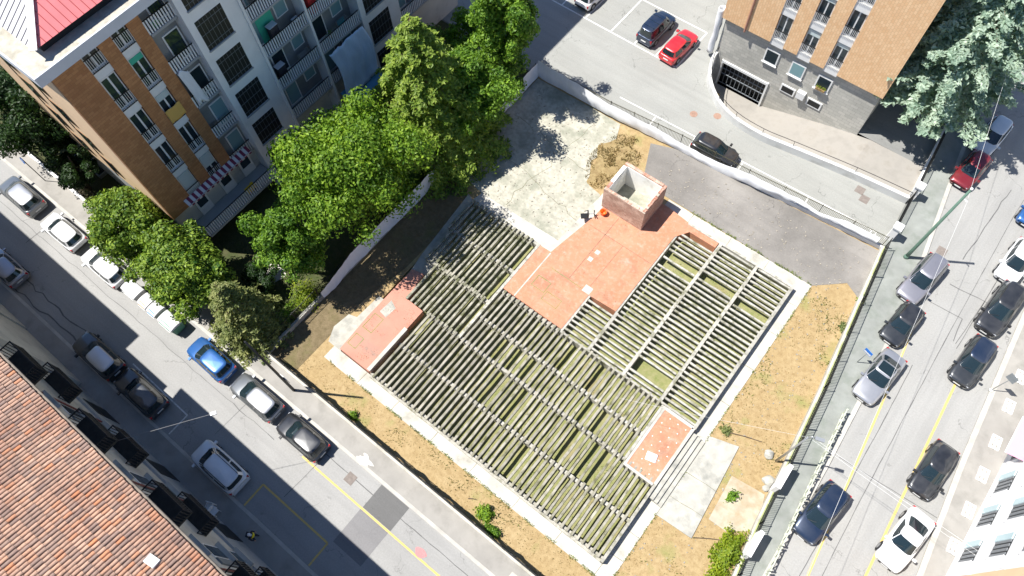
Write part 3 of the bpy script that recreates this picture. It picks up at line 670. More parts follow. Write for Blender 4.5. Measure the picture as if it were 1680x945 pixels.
# green blinds, awning, plastic sheet, yellow cloth
PB('blind', GREENB, flats, LX-.42, LX-.36, 17.9, 19.3, BASE+STO*2-.4, BASE+STO*2+1.7)
AW1, AW2 = flat('awning_burgundy', (.2, .03, .06), .8), flat('awning_white', (.65, .62, .6), .8)
aw = thing('striped_awning', 'burgundy and white striped awning above the lowest terrace', 'awning', (-37.5, 6.6, 5.6))
for i in range(26):
    y = 6.6+i*.235; MB().add([(-37.55, y, 5.6), (-37.05, y, 5.35), (-37.05, y+.235, 5.35), (-37.55, y+.235, 5.6)], [(0, 1, 2, 3)]).add([(-37.05, y, 5.35), (-37.03, y, 5.17), (-37.03, y+.235, 5.17), (-37.05, y+.235, 5.35)], [(0, 1, 2, 3)]).build('stripe', AW1 if i % 2 else AW2, aw)
MB().tube([(-37.04, 6.6, 5.36), (-37.04, 12.7, 5.36)], .03, 8).build('front_bar', STEEL, aw)
ter = PB('terrace', GREYW, flats, LX-.45, -36.2, 6.3, 13.2, 2.1, 2.35)
railing(ter, -36.25, 6.3, 13.2, 2.35, 1.05, .19, RIB)
for y in (7.2, 9.6, 11.6):
    d_ = PB('terrace_door', FRAME, flats, LX-.44, LX-.36, y, y+1.1, 2.4, 4.5); PB('pane', GLASS, d_, LX-.38, LX-.34, y+.15, y+.95, 3.3, 4.3)
ty = thing('yellow_toy_truck', 'yellow toy truck parked on the terrace under the striped awning', 'toy', (-36.7, 11., 2.35))
YL = flat('toy_yellow', (.75, .5, .02), .4)
MB().box(-.25, .25, -.4, .2, .15, .4).build('body', YL, ty, False, True); MB().box(-.22, .22, .2, .45, .15, .55).build('cab', YL, ty, False, True)
for x in (-.25, .25):
    for y in (-.25, .3): MB().tube([(x-.04, y, .12), (x+.04, y, .12)], .12, 10).build('wheel', BLK, ty, False, True)
def cloth(name, label, cat, fn, nu, nv, m, group=None, th=.01):
    b = MB(); b.grid([[fn(i/nu, j/nv) for j in range(nv+1)] for i in range(nu+1)])
    o = b.build(name, m, None, True); o.modifiers.new('s', 'SOLIDIFY').thickness = th; return tag(o, label, cat, group)
YC = flat('ochre_cloth', (.62, .38, .1), .9)
cloth('ochre_cloth', 'ochre cloth hung over a railing on the brown facade', 'cloth', lambda u, v: (LX+.06+.05*fbm(u*3, v*3), 9.25+1.2*u, 12.9-1.15*v+.05*math.sin(u*9)), 10, 8, YC)
cloth('white_sheet', 'long white sheet hung beside the brown pier on the loggia', 'cloth', lambda u, v: (LX+.12+.08*fbm(u*4, v*2, 3), 11.3+.7*u+.2*v, 14.6-3.1*v+.2*math.sin(u*5)), 8, 14, TARP)
PLA = tarpm('milky_plastic', (.6, .72, .85))
cloth('plastic_sheet', 'milky plastic sheet draped down the balconies beside the second stair tower', 'sheet', lambda u, v: (-36.7+.75*v+.12*fbm(u*5, v*2, 5), 21.7+3.7*u+.3*math.sin(v*4), 7.9-4.4*v+.35*fbm(u*4, v*3, 8)), 22, 16, PLA)
can = thing('blue_canopy', 'flat blue canopy over the ground floor terrace under the plastic sheet', 'canopy', (-36, 23, 3))
BLU = flat('blue_canopy_sheet', (.08, .25, .38), .5)
MB().add([(-36.9, 21.6, 3.5), (-35.2, 21.6, 2.9), (-35.2, 25.6, 2.9), (-36.9, 25.6, 3.5)], [(0, 1, 2, 3)]).build('canopy_sheet', BLU, can)
MB().bar((-35.2, 21.55, 2.92), (-35.2, 25.65, 2.92), .1).build('front_beam', FRAME, can)
for y in (21.7, 25.5): MB().tube([(-35.2, y, .06), (-35.2, y, 2.9)], .04, 6).build('post', STEEL, can)
# small flat-roofed shed north of the conifer and glass frames in the garden
shd = thing('flat_roof_shed', 'low shed with stained concrete roof behind the conifer', 'shed', (-32.5, 33.4, .05))
MB().box(-34.1, -31.1, 32.2, 34.6, .05, 2.3).build('wall', CREAM, shd); MB().box(-34.3, -30.9, 32., 34.8, 2.3, 2.45).build('roof', CONC3, shd)
MB().box(-31.1, -31.06, 32.8, 33.7, .1, 2.0).build('door', mk('grey_wood', (.25, .22, .18), .2), shd)
gf = thing('cold_frame', 'glazed cold frame on the shaded ground beside the tan end wall', 'frame', (*un(150, 255)[:2], .06))
for i, (dx, m) in enumerate(((0, GLASST), (1.9, GLASS))):
    MB().box(dx-.8, dx+.8, -1.0, 1.0, 0, .35).build('frame_box', STEEL, gf, False, True); MB().box(dx-.7, dx+.7, -.9, .9, .35, .37).build('pane', m, gf, False, True)
# ================================================================== TAN BLOCK (car park side)
TY = 46.0
tb = thing('tan_apartment_block', 'tan clinker apartment block on a grey stone base above the ramp', 'building', (-9, 52, 0))
PB('wall', STONE, tb, -15.8, -2.1, TY, 60, 0, 4.6); 
gd0, gd1 = -14.9, -10.6
for q in ((-15.8, gd0, TY, TY+.4, -2.8, 0), (gd1, -2.1, TY, TY+.4, -2.8, -.001)): PB('base_wall', STONE, tb, *q)
PB('garage_opening', DARKG, tb, gd0, gd1, TY+.6, TY+.7, -2.8, 0)
PB('upper_wall', TAN, tb, -15.9, -2.0, TY+.05, 60, 4.6, 17.5)
EDG = [-16.0, -11.6, -10.45, -9.25, -8.1, -6.9, -5.75, -1.9]
for a, b_ in zip(EDG[::2], EDG[1::2]): PB('clinker_pier', TAN, tb, a, b_, TY-.35, TY+.04, 4.7, 17.5)
def french_y(par, x0, x1, z, y, blind=0., bm=None):
    w_ = PB('window', FRAME, par, x0+.03, x1-.03, y+.22, y+.3, z, z+2.4); xm = (x0+x1)/2; zt = z+2.3
    if blind: PB('blind', bm or BLIND, w_, x0+.08, x1-.08, y+.18, y+.24, zt-blind, zt); zt -= blind
    for a, b_ in ((x0+.12, xm-.06), (xm+.06, x1-.12)): PB('pane', GLASS, w_, a, b_, y+.2, y+.23, z+.15, zt)
    PB('spandrel', FRAME, par, x0, x1, y+.08, y+.32, z-.7, z-.02)
    r = MB(); n = 9
    for i in range(n+1): xx = x0+.03+(x1-x0-.06)*i/n; r.box(xx-.014, xx+.014, y, y+.02, z-.02, z+.95)
    ro = r.build('railing', FRAME, par); MB().box(x0, x1, y-.02, y+.03, z+.95, z+1.).build('rail', IRON, ro)
for ci, (x0, x1) in enumerate(((-11.6, -10.45), (-9.25, -8.1), (-6.9, -5.75))):
    for k in range(4): french_y(tb, x0, x1, 5.15+3.15*k, TY-.35, [.0, .5, .3, 0][(k+ci) % 4])
for i, x in enumerate((-11.1, -8.75, -6.4)):
    wn = PB('window_frame', FRAME, tb, x-.62, x+.62, TY-.1, TY-.002, 2.35, 3.75); PB('pane', GLASS if i != 1 else GLASST, wn, x-.5, x+.5, TY-.11, TY-.09, 2.5, 3.65)
    PB('window_sill', FRAME, wn, x-.68, x+.68, TY-.2, TY-.1, 2.27, 2.35)
for x in (-8.8, -6.35):
    wn = PB('basement_window', FRAME, tb, x-.65, x+.65, TY-.08, TY-.002, .2, 1.); PB('pane', DARKG, wn, x-.52, x+.52, TY-.09, TY-.07, .32, .88)
PB('vent_box', FRAME, tb, -7.95, -7.25, TY-.35, TY-.003, .6, 1.3)
MB().tube([(-13.85, TY-.42, 4.5), (-13.85, TY-.42, 17.5)], .09, 8).build('drainpipe', mk('copper_pipe', (.38, .2, .14), .1), tb)
gf_ = MB()
for i in range(12): xx = gd0+(gd1-gd0)*i/11; gf_.box(xx-.02, xx+.02, TY+.2, TY+.24, -2.6, -.1)
for zz in (-2.6, -1.5, -.9, -.12): gf_.box(gd0, gd1, TY+.19, TY+.25, zz-.03, zz+.03)
gg = gf_.build('garage_gate', flat('gate_grey', (.2, .22, .24), .5), tb)
PB('garage_frame', FRAME, gg, gd1-.02, gd1+.14, TY-.12, TY-.002, -2.7, .3); PB('garage_frame', FRAME, gg, gd0-.1, gd0, TY-.12, TY-.002, -2.7, .3); PB('garage_frame', FRAME, gg, gd0, gd1-.02, TY-.12, TY-.002, .0, .25)
pot = thing('window_box', 'yellow flowering window box on the stone base', 'window box', (-6.4, TY-.25, 2.45))
MB().box(-.4, .4, -.1, .1, 0, .18).build('trough', CLUT[3], pot, False, True)
lm = MB()
for i in range(120):
    p = Vector((random.uniform(-.4, .4), random.gauss(0, .08), .2+random.random()*.2)); a = random.uniform(0, 6); lm.add([p, p+Vector((.06*math.cos(a), .06*math.sin(a), .03)), p+Vector((.06*math.cos(a+1), .06*math.sin(a+1), .05))], [(0, 1, 2)])
lm.build('flowers', L_LIME, pot, False, True)
cloth('wall_cover', 'white sheeting wrapped round the corner of the tan block', 'sheet', lambda u, v: (-16.3+.25*math.cos(u*6.3)+.1*fbm(u*3, v*4), TY-.1+.3*math.sin(u*6.3)+.1*fbm(u*3, v*4, 6), 5.4-4.9*v), 12, 14, TARP)
# ramp down to the garage
rp = MB(); xs = [-15.7, -10.6, -8, -4, -1, 3.9]; zs = [-2.75, -2.7, -1.9, -.75, -.06, .0]
rp.grid([[(x, 40.2, z), (x, 46.0, z)] for x, z in zip(xs, zs)]); struct('ramp', rp, mk('ramp_concrete', (.3, .28, .25), .15, .7, .85, bump=.2, dirt=(.22, .2, .17)))
re = [(-15.7, 46.0)]+ramp_edge[1:]
# smooth the curve
sm_ = []
for i in range(len(re)-1):
    p0, p1, p2, p3 = (Vector(re[max(0, min(len(re)-1, j))]) for j in (i-1, i, i+1, i+2))
    for t_ in (0, .25, .5, .75): sm_.append(.5*((2*p1)+(p2-p0)*t_+(2*p0-5*p1+4*p2-p3)*t_*t_+(3*p1-p0-3*p2+p3)*t_**3))
sm_.append(Vector(re[-1]))
def along(path, o):                          # offset path
    out_ = []
    for i, p in enumerate(path):
        d = (path[min(i+1, len(path)-1)]-path[max(i-1, 0)]).normalized(); out_.append(p+Vector((-d.y, d.x))*o)
    return out_
ins, ous = along(sm_, .14), along(sm_, -.14)
rw = thing('ramp_wall', 'curved white parapet wall with handrail round the garage ramp', 'wall', (-10, 41, 0))
mb = MB(); mb.grid([[(a.x, a.y, -2.9), (a.x, a.y, .75), (b_.x, b_.y, .75), (b_.x, b_.y, 0)] for a, b_ in zip(ins, ous)]); mb.build('wall', mk('white_parapet', (.56, .56, .54), .08, .8, .8, dirt=(.35, .34, .31)), rw)
mb = MB(); mid = along(sm_, .05); mb.tube([(p.x, p.y, 1.3) for p in mid], .025, 6); mb.build('handrail', IRON, rw)
for p in mid[::4]: MB().bar((p.x, p.y, .75), (p.x, p.y, 1.3), .035).build('handrail_post', IRON, rw)
wb = thing('waste_bin', 'small yellow waste bin inside the ramp wall', 'bin', (-14.0, 44.2, -2.75))
MB().lathe([(.2, 0), (.24, .7), (.26, .7)], n=12).build('bin_shell', YL, wb, True, True); MB().lathe([(.26, .7), (.2, .8), (.02, .82)], n=12).build('lid', YL, wb, True, True)
# ================================================================== TILED HOUSE (shaded side of the left street)
DH, DE = 14.0, -7.15
hs = thing('tiled_house', 'old four storey house with weathered terracotta tile roof and dark balconies', 'building', (-18, -13, 0))
FAC = mk('house_render', (.55, .52, .45), .1, .6, .85, dirt=(.36, .34, .3), dlo=.5, dhi=.8)
PB('wall', FAC, hs, -36.1, 3, -19, DE-.7, 0, DH-.3)
PB('plinth', GREYW, hs, -36.12, 3.02, DE-.75, DE-.55, 0, 3.6)
pit = math.tan(math.radians(17))
rf = MB().add([(-36.3, DE, DH), (3.2, DE, DH), (3.2, DE-12, DH+12*pit), (-36.3, DE-12, DH+12*pit), (-36.3, DE, DH-.14), (3.2, DE, DH-.14), (3.2, DE-12, DH+12*pit-.14), (-36.3, DE-12, DH+12*pit-.14)],
     [(3, 2, 1, 0), (4, 5, 6, 7), (0, 1, 5, 4), (1, 2, 6, 5), (2, 3, 7, 6), (3, 0, 4, 7)]).build('roof', mk('roof_underlay', (.12, .075, .055), .2, 3.), hs)
n = NT('terracotta_tile'); oi = n.n('ShaderNodeObjectInfo'); rnd = n.math('FRACT', n.math('ADD', oi.outputs['Random'], n.geo.outputs['Random Per Island']))
cr = n.n('ShaderNodeValToRGB'); n.l(rnd, cr.inputs[0]); e = cr.color_ramp.elements
e[0].position = 0; e[0].color = (.26, .18, .15, 1); e[1].position = 1; e[1].color = (.6, .24, .11, 1)
for p_, c_ in ((.25, (.37, .24, .18)), (.5, (.48, .29, .2)), (.75, (.55, .35, .25)), (.93, (.52, .26, .15))): k_ = e.new(p_); k_.color = (*c_, 1)
col = n.mix(n.ramp(n.noise(.35, 5), .4, .65), cr.outputs[0], n.mix(1., cr.outputs[0], (.72, .66, .66), 'MULTIPLY'))
col = n.mix(n.math('MULTIPLY', n.ramp(n.noise(7., 6, .7), .5, .7), .6), col, (.15, .11, .09)); col = n.mix(n.math('MULTIPLY', n.ramp(n.noise(.8, 7, .7), .35, .65), .45), col, (.33, .24, .19)); TILE = n.out(col, .9, 0, .15)
TW, TL = .215, .4
def tile_verts(cx, y, z):
    vs = []
    for e_, (yy, zz) in enumerate(((0., 0.), (-TL*1.08, TL*1.08*pit))):
        r_ = .1-.012*e_
        for k in range(6): a = math.pi*k/5; vs.append((cx+r_*math.cos(a), y+yy, z+zz+r_*math.sin(a)*.85+(.045 if e_ == 0 else .015)))
    return vs, [(k, k+1, k+7, k+6) for k in range(5)]+[(5, 4, 3, 2, 1, 0)]
vs0, fs0 = tile_verts(0, 0, 0); tm = MB().add(vs0, fs0).mesh('roof_tile', TILE)
rest = MB(); cand = []
c = cam.matrix_world.inverted()
for i in range(int((36.2-9)/TW)):
    for j in range(28):
        x = -36.2+TW*(i+.5); y = DE-.02-TL*j; z = DH+.02-(DE-y)*-pit*-1 if False else DH+.02+(DE-y)*pit
        v = c @ Vector((x, y, z)); u_, v_ = CX+F*v.x/-v.z, CY-F*v.y/-v.z
        if u_ < -30 or v_ > 985: 
            if u_ < -120 or v_ > 1100: continue
        cand.append((abs(u_-150)+abs(v_-850), x+random.uniform(-.012, .012), y+random.uniform(-.02, .02), z+random.uniform(0, .012)))
cand.sort()
for q in cand[:300]:
    o = link('roof_tile', tm, rf); o.location = Vector(q[1:])-hs.location; o.rotation_euler = (0, 0, random.uniform(-.02, .02))
for q in cand[300:]: rest.add(*tile_verts(*q[1:]))
tag(rest.build('roof_tiles', TILE, rf), kind='stuff')
vt = MB().box(-.3, .3, -.22, .22, 0, .16); o = vt.build('skylight', FRAME, rf, False, True); o.location = Vector((un(215, 915, DH+2.5).x, un(215, 915, DH+2.5).y, DH+.08+(DE-un(215, 915, DH+2.5).y)*pit))-hs.location; o.rotation_euler = (-math.atan(pit), 0, .15)
MB().tube([(-36.3, DE+.06, DH-.05), (3.2, DE+.06, DH-.05)], .07, 8).build('gutter', mk('old_zinc', (.2, .17, .14), .2), hs)
for x in (-30.2, -22.0, -14.8): MB().tube([(x, DE+.02, DH-.1), (x, DE-.5, DH-.9), (x, DE-.6, DH-1.2), (x, DE-.6, .3)], .06, 8).build('drainpipe', flat('rust_red_pipe', (.16, .04, .035), .5), hs)
LAT = mk('dark_balcony', (.03, .03, .028), .3, 4.)
x = -33.6; i = 0
while x < -4:
    for lv, zz in ((0, 10.2), (1, 6.6)):
        bl = PB('balcony', LAT, hs, x, x+2.5, DE-.7, DE+.35, zz-.2, zz)
        r = MB()
        for k in range(15): xx = x+2.5*k/14; r.box(xx-.02, xx+.02, DE+.29, DE+.33, zz, zz+1.)
        for k in range(7): yy = DE-.65+.95*k/6; r.box(x, x+.04, yy-.02, yy+.02, zz, zz+1.); r.box(x+2.46, x+2.5, yy-.02, yy+.02, zz, zz+1.)
        for q in ((x, x+2.5, DE+.27, DE+.35), (x, x+.06, DE-.68, DE+.3), (x+2.44, x+2.5, DE-.68, DE+.3)): r.box(*q, zz+1., zz+1.06)
        r.build('railing', IRON, bl)
    for zz in (10.2, 6.6, 13.0 if False else 3.9):
        wn = PB('window', FRAME, hs, x+3.5, x+4.7, DE-.72, DE-.66, zz, zz+2.2); PB('pane', GLASS, wn, x+3.65, x+4.55, DE-.67, DE-.63, zz+.15, zz+2.05)
        PB('window_sill', CONC, wn, x+3.3, x+4.9, DE-.68, DE-.4, zz-.16, zz-.02)
        PB('shutter', flat('grey_shutter', (.16, .18, .19), .6), wn, x+4.75, x+5.25, DE-.7, DE-.6, zz, zz+2.2)
    PB('shop_door', DARKG, hs, x+.4, x+2.1, DE-.56, DE-.52, .15, 2.9)
    x += 6.55 if i % 2 == 0 else 6.35; i += 1
nb = thing('neighbour_house', 'lower neighbouring house further along the shaded pavement', 'building', (-40, -13, 0))
MB().box(-43, -36.2, -19, DE-.3, 0, 11.4).build('wall', FAC, nb); MB().box(-43.1, -36.2, -19, DE+.2, 11.4, 11.7).build('roof', GRAV, nb)
nb = thing('tall_neighbour_house', 'tall neighbouring house casting the long shade over the pavement end', 'building', (-60, -13, 0))
MB().box(-95, -43.1, -19, DE-.2, 0, 16.2).build('wall', FAC, nb); MB().box(-95, -43.1, -19, DE+.2, 16.2, 16.5).build('roof', GRAV, nb)
# ================================================================== WHITE BUILDING (right edge)
wh = thing('white_office_block', 'bright white rendered block with louvred windows and pale glass shutters', 'building', (22, 25, 0))
WX = 17.85; BRW = mk('bright_white_render', (.78, .77, .75), .04, .8, .8, dirt=(.6, .58, .55), dlo=.6, dhi=.85)
PB('wall', BRW, wh, WX, 32, 2, 60, 0, 11)
PB('ledge', BRW, wh, WX-.18, WX, 17.3, 60, 3.25, 3.45); PB('corner_wall', TANS, wh, WX-.25, 32, 12, 17.9, .0, 11)
LOUV = flat('louvre_grey', (.2, .21, .22), .5); PALEG = NT('pale_glass').out((.5, .64, .66), .15, 0, .5)
y = 19.1
while y < 46:
    for zz in (1.0, 4.4, 7.6):
        wn = PB('window', DARKG, wh, WX-.03, WX+.01, y, y+1.5, zz, zz+1.7)
        for k in range(5): MB().box(WX-.07, WX-.02, y+.03+.3*k, y+.22+.3*k, zz+.05, zz+1.65).build('louvre', LOUV, wn)
        PB('glass_shutter', PALEG, wn, WX-.12, WX-.04, y+1.1, y+1.52, zz+.0, zz+1.72) 
        PB('window_surround', BRW, wn, WX-.14, WX-.002, y-.12, y-.02, zz-.05, zz+1.75)
    y += 2.62
pk = thing('pink_awning', 'pink fabric awning on the bright white facade', 'awning', (WX, 27, 3))
MB().add([(WX-.02, 26.4, 3.2), (WX-1.1, 26.5, 2.7), (WX-1.1, 29.4, 2.7), (WX-.02, 29.5, 3.2)], [(3, 2, 1, 0)]).build('canopy', flat('pink_fabric', (.75, .3, .42), .8), pk)
MB().bar((WX-1.1, 26.5, 2.69), (WX-1.1, 29.4, 2.69), .06).build('front_bar', FRAME, pk)
for px, py in ((1562, 897), (1587, 838), (1610, 780), (1631, 727), (1653, 668), (1672, 620)):  # solid panels stand in for pale dotted patches on the pavement
    p = un(px, py); t_ = thing('perforated_block', 'white perforated panel at the foot of the white building', 'grille', (p.x, p.y, .12), .1, 'perforated panels along the white building')
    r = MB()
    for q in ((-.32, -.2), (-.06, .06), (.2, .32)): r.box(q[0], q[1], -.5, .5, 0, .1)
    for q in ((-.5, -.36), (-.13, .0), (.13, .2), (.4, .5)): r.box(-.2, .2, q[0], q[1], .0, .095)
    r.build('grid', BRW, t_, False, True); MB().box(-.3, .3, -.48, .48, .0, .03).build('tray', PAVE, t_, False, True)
# ================================================================== CARS
def paint(name, c, metal=.35, rough=.32):
    if 'paint_'+name in MATS: return MATS['paint_'+name]
    n = NT('paint_'+name); col = n.mix(n.ramp(n.noise(1.3, 4), .3, .75), c, tuple(min(1, x*.82+.03) for x in c))   # a film of dust
    n.b.inputs['Coat Roughness'].default_value = .04
    return n.out(col, rough, metal, .5, 1.)
PT = {'white': paint('white', (.72, .72, .72), 0, .4), 'black': paint('black', (.01, .011, .014), .0, .3), 'dark': paint('dark', (.02, .023, .027), .2), 'navy': paint('navy', (.012, .026, .06), .4), 'blue': paint('blue', (.012, .1, .32), .3),
      'red': paint('red', (.62, .012, .018), .1), 'maroon': paint('maroon', (.2, .008, .014), .3), 'silver': paint('silver', (.5, .5, .51), .7, .35), 'grey': paint('grey', (.17, .18, .19), .6, .35), 'lilac': paint('lilac', (.34, .33, .36), .6, .35), 'paleblue': paint('paleblue', (.62, .66, .7), .1, .4)}
TYRE = flat('tyre', (.015, .015, .015), .85); RIM = flat('alloy_rim', (.45, .45, .46), .35, .8); CGL = NT('car_glass').out((.012, .022, .026), .04, 0, .8)
HLT = NT('headlight').out((.6, .62, .65), .1, .2, .8); TLT = NT('taillight').out((.4, .01, .012), .15, 0, .7); TRIM = flat('black_trim', (.02, .02, .021), .5); PLATE = flat('number_plate', (.7, .7, .68), .5); CHR = flat('chrome', (.7, .7, .7), .12, 1.)
#        L     W     H    belt  cowl  xr0   xr1   xf1  (fractions of the length, x forward)
STY = {'hatch': (4.0, 1.72, 1.48, .60, .265, -.484, -.415, .05), 'mini': (3.75, 1.7, 1.42, .6, .24, -.482, -.4, .05), 'wagon': (4.65, 1.78, 1.5, .59, .23, -.486, -.44, .03), 'suv': (4.35, 1.82, 1.66, .62, .265, -.486, -.43, .06),
       'mpv': (4.4, 1.82, 1.72, .6, .3, -.488, -.455, .12), 'sedan': (4.55, 1.8, 1.46, .61, .19, -.37, -.2, .02), 'coupe': (4.25, 1.8, 1.46, .62, .2, -.36, -.13, .04), 'van': (4.25, 1.78, 1.82, .56, .31, -.485, -.455, .14)}
def car(label, px, heading, style, col, group, roofm=None, rails=False, pano=False, mir=True, L=None, glass=None, z0=.0, stripes=False):
    Ls, W, Hc, bf, cowl, xr0, xr1, xf1 = STY[style]; L = L or Ls; P_ = PT[col]; hw = W/2; zb = Hc*bf; GL = glass or CGL
    p = un(px[0], px[1], .6)
    t = thing('parked_car', label, 'car', (p.x, p.y, z0), math.radians(heading), group)
    st = [(-.5, .78, .9, .34), (-.488, .88, .97, .26), (-.45, .96, 1., .2), (-.33, .995, 1., .2), (-.1, 1., 1., .2), (.1, 1., 1., .2), (.22, .995, 1., .2), (.33, .985, .94, .2), (.42, .95, .86, .2), (.47, .87, .78, .22), (.492, .76, .7, .28), (.5, .62, .6, .36)]
    rows = []
    for fx, fw_, ft, zl in st:
        w_ = hw*fw_; zt = zb*ft
        if fx > cowl-.02: zt = zb*min(ft, 1-.25*(fx-cowl)/(.5-cowl)*1.0)
        if style in ('sedan', 'coupe') and fx < -.3: zt *= .97
        half = [(0, zl), (w_*.82, zl), (w_*.95, zl+.07), (w_*1.0, zl+.22), (w_*.995, zl+(zt-zl)*.62), (w_*.965, zt-.07), (w_*.9, zt-.015), (w_*.7, zt+.018), (0, zt+.035)]
        rows.append([(fx*L, y, z) for y, z in half]+[(fx*L, -y, z) for y, z in half[-2:0:-1]])
    b = MB(); b.grid(rows, closed=True); n_ = len(rows[0]); b.add(rows[0], [tuple(range(n_-1, -1, -1))][::1]); b.add(rows[-1], [tuple(range(n_))])
    body = b.build('body', P_, t, True, True)
    # greenhouse
    N = 5.
    def ring(v):
        f = lambda a, b_: a+(b_-a)*v
        xr, xf = f(xr0, xr1)*L, f(cowl, xf1)*L; hy = f(.9, .71)*hw
        return (xr+xf)/2, (xf-xr)/2, hy, f(zb-.01, Hc-.07)
    def gx(v, y, sgn, off=0.):                      # x on the front / rear face
        cx, hx_, hy, z = ring(v); return (cx+sgn*(hx_*(1-min(.999, abs(y/hy))**N)**(1/N)+off), y, z+off*.4)
    def gy(v, xf_, sgn, off=0.):
        cx, hx_, hy, z = ring(v); return (cx+hx_*xf_, sgn*(hy*(1-min(.999, abs(xf_))**N)**(1/N)+off), z+off*.3)
    def ringpts(v, sc=1., dz=0.):
        cx, hx_, hy, z = ring(v); o_ = []
        for k in range(28):
            a = 2*math.pi*(k+.5)/28; c_, s_ = math.cos(a), math.sin(a)
            o_.append((cx+sc*hx_*math.copysign(abs(c_)**(2/N), c_), sc*hy*math.copysign(abs(s_)**(2/N), s_), z+dz))
        return o_
    cab = MB(); cab.grid([ringpts(0), ringpts(.5), ringpts(1.)], closed=True); cab.build('cabin', P_ if not stripes else P_, t, True, True)
    rf_ = MB(); rr = [ringpts(1., 1., -.004), ringpts(1., .95, .03), ringpts(1., .8, .055), ringpts(1., .5, .07), ringpts(1., .05, .075)]
    rf_.grid(rr, closed=True); rf_.add(rr[-1], [tuple(range(28))]); roof_ = rf_.build('roof', roofm or P_, t, True, True)
    def glassp(nm, fn, us, vs_): g_ = MB(); g_.grid([[fn(u_, v_) for u_ in us] for v_ in vs_]); return g_.build(nm, GL, t, True, True)
    lin = lambda a, b_, n: [a+(b_-a)*i/n for i in range(n+1)]
    yb = .9*hw
    glassp('windscreen', lambda u_, v_: gx(v_, u_*ring(v_)[2], 1, .014), lin(-.86, .86, 8), lin(.06, .95, 3))
    glassp('rear_window', lambda u_, v_: gx(v_, u_*ring(v_)[2], -1, .014), lin(-.8, .8, 8), lin(.25 if style not in ('sedan', 'coupe') else .1, .93, 3))
    for s_ in (1, -1):
        segs = ((-.02, .84), (-.78, -.1)) if style not in ('coupe', 'mini') else ((-.6, .84),)
        for a_, b_ in segs: glassp('side_window', lambda u_, v_: gy(v_, u_, s_, .014), lin(a_, b_, 5), lin(.1, .9, 2))
        if mir: 
            m_ = MB().box(cowl*L-.12, cowl*L+.04, s_*hw*1.0-.02 if s_ > 0 else -hw-.2, hw+.2 if s_ > 0 else -hw+.02, zb-.02, zb+.12); m_.build('mirror', P_ if col not in ('black',) else TRIM, t, False, True)
        # lights sit in the corners
        MB().box(.5*L-.3, .5*L-.06, s_*hw*.62-.14, s_*hw*.62+.14, zb*.62, zb*.74).build('headlight', HLT, t, False, True)
        MB().box(-.5*L+.01, -.5*L+.1, s_*hw*.8-.09, s_*hw*.8+.09, zb*.66, zb*.93).build('taillight', TLT, t, False, True)
        if rails: MB().tube([(xr1*L*.95, s_*hw*.62, Hc+.0), (xr1*L*.8, s_*hw*.62, Hc+.05), (xf1*L*.5, s_*hw*.62, Hc+.05), (xf1*L-.05, s_*hw*.62, Hc+.0)], .022, 6).build('roof_rail', STEEL if col != 'paleblue' else TRIM, t, False, True)
    for fx in (-.31, .31):
        for s_ in (1, -1):
            wh_ = MB().tube([(fx*L, s_*(hw-.2), .32), (fx*L, s_*(hw+.015), .32)], .32, 16).build('wheel', TYRE, t, False, True)
            MB().tube([(fx*L, s_*(hw+.01), .32), (fx*L, s_*(hw+.022), .32)], .21, 10).build('rim', RIM, wh_, False, True)
            MB().tube([(fx*L, s_*(hw-.1), .35), (fx*L, s_*(hw+.004), .35)], .39, 16).build('wheel_arch', TRIM, t, False, True)
    MB().box(.5*L-.12, .5*L+.012, -hw*.5, hw*.5, .3, .48).build('grille', TRIM, t, False, True)
    MB().box(.5*L+.008, .5*L+.025, -.25, .25, .34, .45).build('number_plate', PLATE, t, False, True)
    MB().box(-.5*L-.025, -.5*L+.05, -.25, .25, .55, .66).build('number_plate', PLATE, t, False, True)
    MB().box(-.5*L-.03, -.5*L+.12, -hw*.8, hw*.8, .3, .46).build('rear_bumper', TRIM if col in ('white', 'silver') else P_, t, False, True)
    MB().bar((cowl*L-.02, -hw*.5, zb+.055), (cowl*L-.2, hw*.05, zb+.2), .02).build('wiper', TRIM, t, False, True)
    if pano: 
        g_ = MB(); cx, hx_, hy, z = ring(1.); g_.grid([[(cx+hx_*u_, hy*v_, z+.079-.02*(u_*u_)-.018*v_*v_) for v_ in lin(-.8, .8, 4)] for u_ in lin(-.8, .8, 6)]); g_.build('glass_roof', CGL, roof_, True, True)
    if stripes:
        for k in range(3): 
            cx, hx_, hy, z = ring(1.); xx = cx-hx_*.6+hx_*.6*k; MB().tube([(xx, -hy*.9, z+.09), (xx, hy*.9, z+.09)], .02, 6).build('roof_bar', CHR, t, False, True)
    return t
LS, SS, CP, AV1, AV2 = 'cars parked along the lot side of the street', 'cars parked in the shade of the tiled house', 'cars in the marked car park', 'cars parked beside the fence of the avenue', 'cars parked beside the white building'
car('dark grey estate car with sun glare painted on its roof beside the blue round sign', (36, 321), 180, 'suv', 'grey', LS, PT['silver'], L=4.5)  # silver roof colour stands for sun glare on dark paint
car('white hatchback parked behind the dark grey estate car', (104, 380), 181, 'hatch', 'white', LS, L=4.25)
car('white car half under the glossy tree next to the bins', (172, 437), 180, 'hatch', 'white', LS, L=4.4)
car('bright blue hatchback parked between the bins and a grey hatchback', (346, 589), 179, 'hatch', 'blue', LS)
car('grey hatchback with sun glare painted on its roof behind the bright blue one', (421, 651.5), 180, 'hatch', 'grey', LS, PT['silver'], L=4.3)  # roof coloured silver for the glow of the sun
car('glossy black hatchback at the start of the yellow line', (496, 716.6), 180, 'hatch', 'black', LS)
car('silver car parked in the shade at the kerb of the tall house', (8, 438), 180, 'hatch', 'lilac', SS)
car('black estate car with sun glare painted on its roof at the edge of the shade', (161, 583), 180, 'wagon', 'black', SS, PT['silver'], L=4.5)  # silver on this roof paints in the sun's reflection
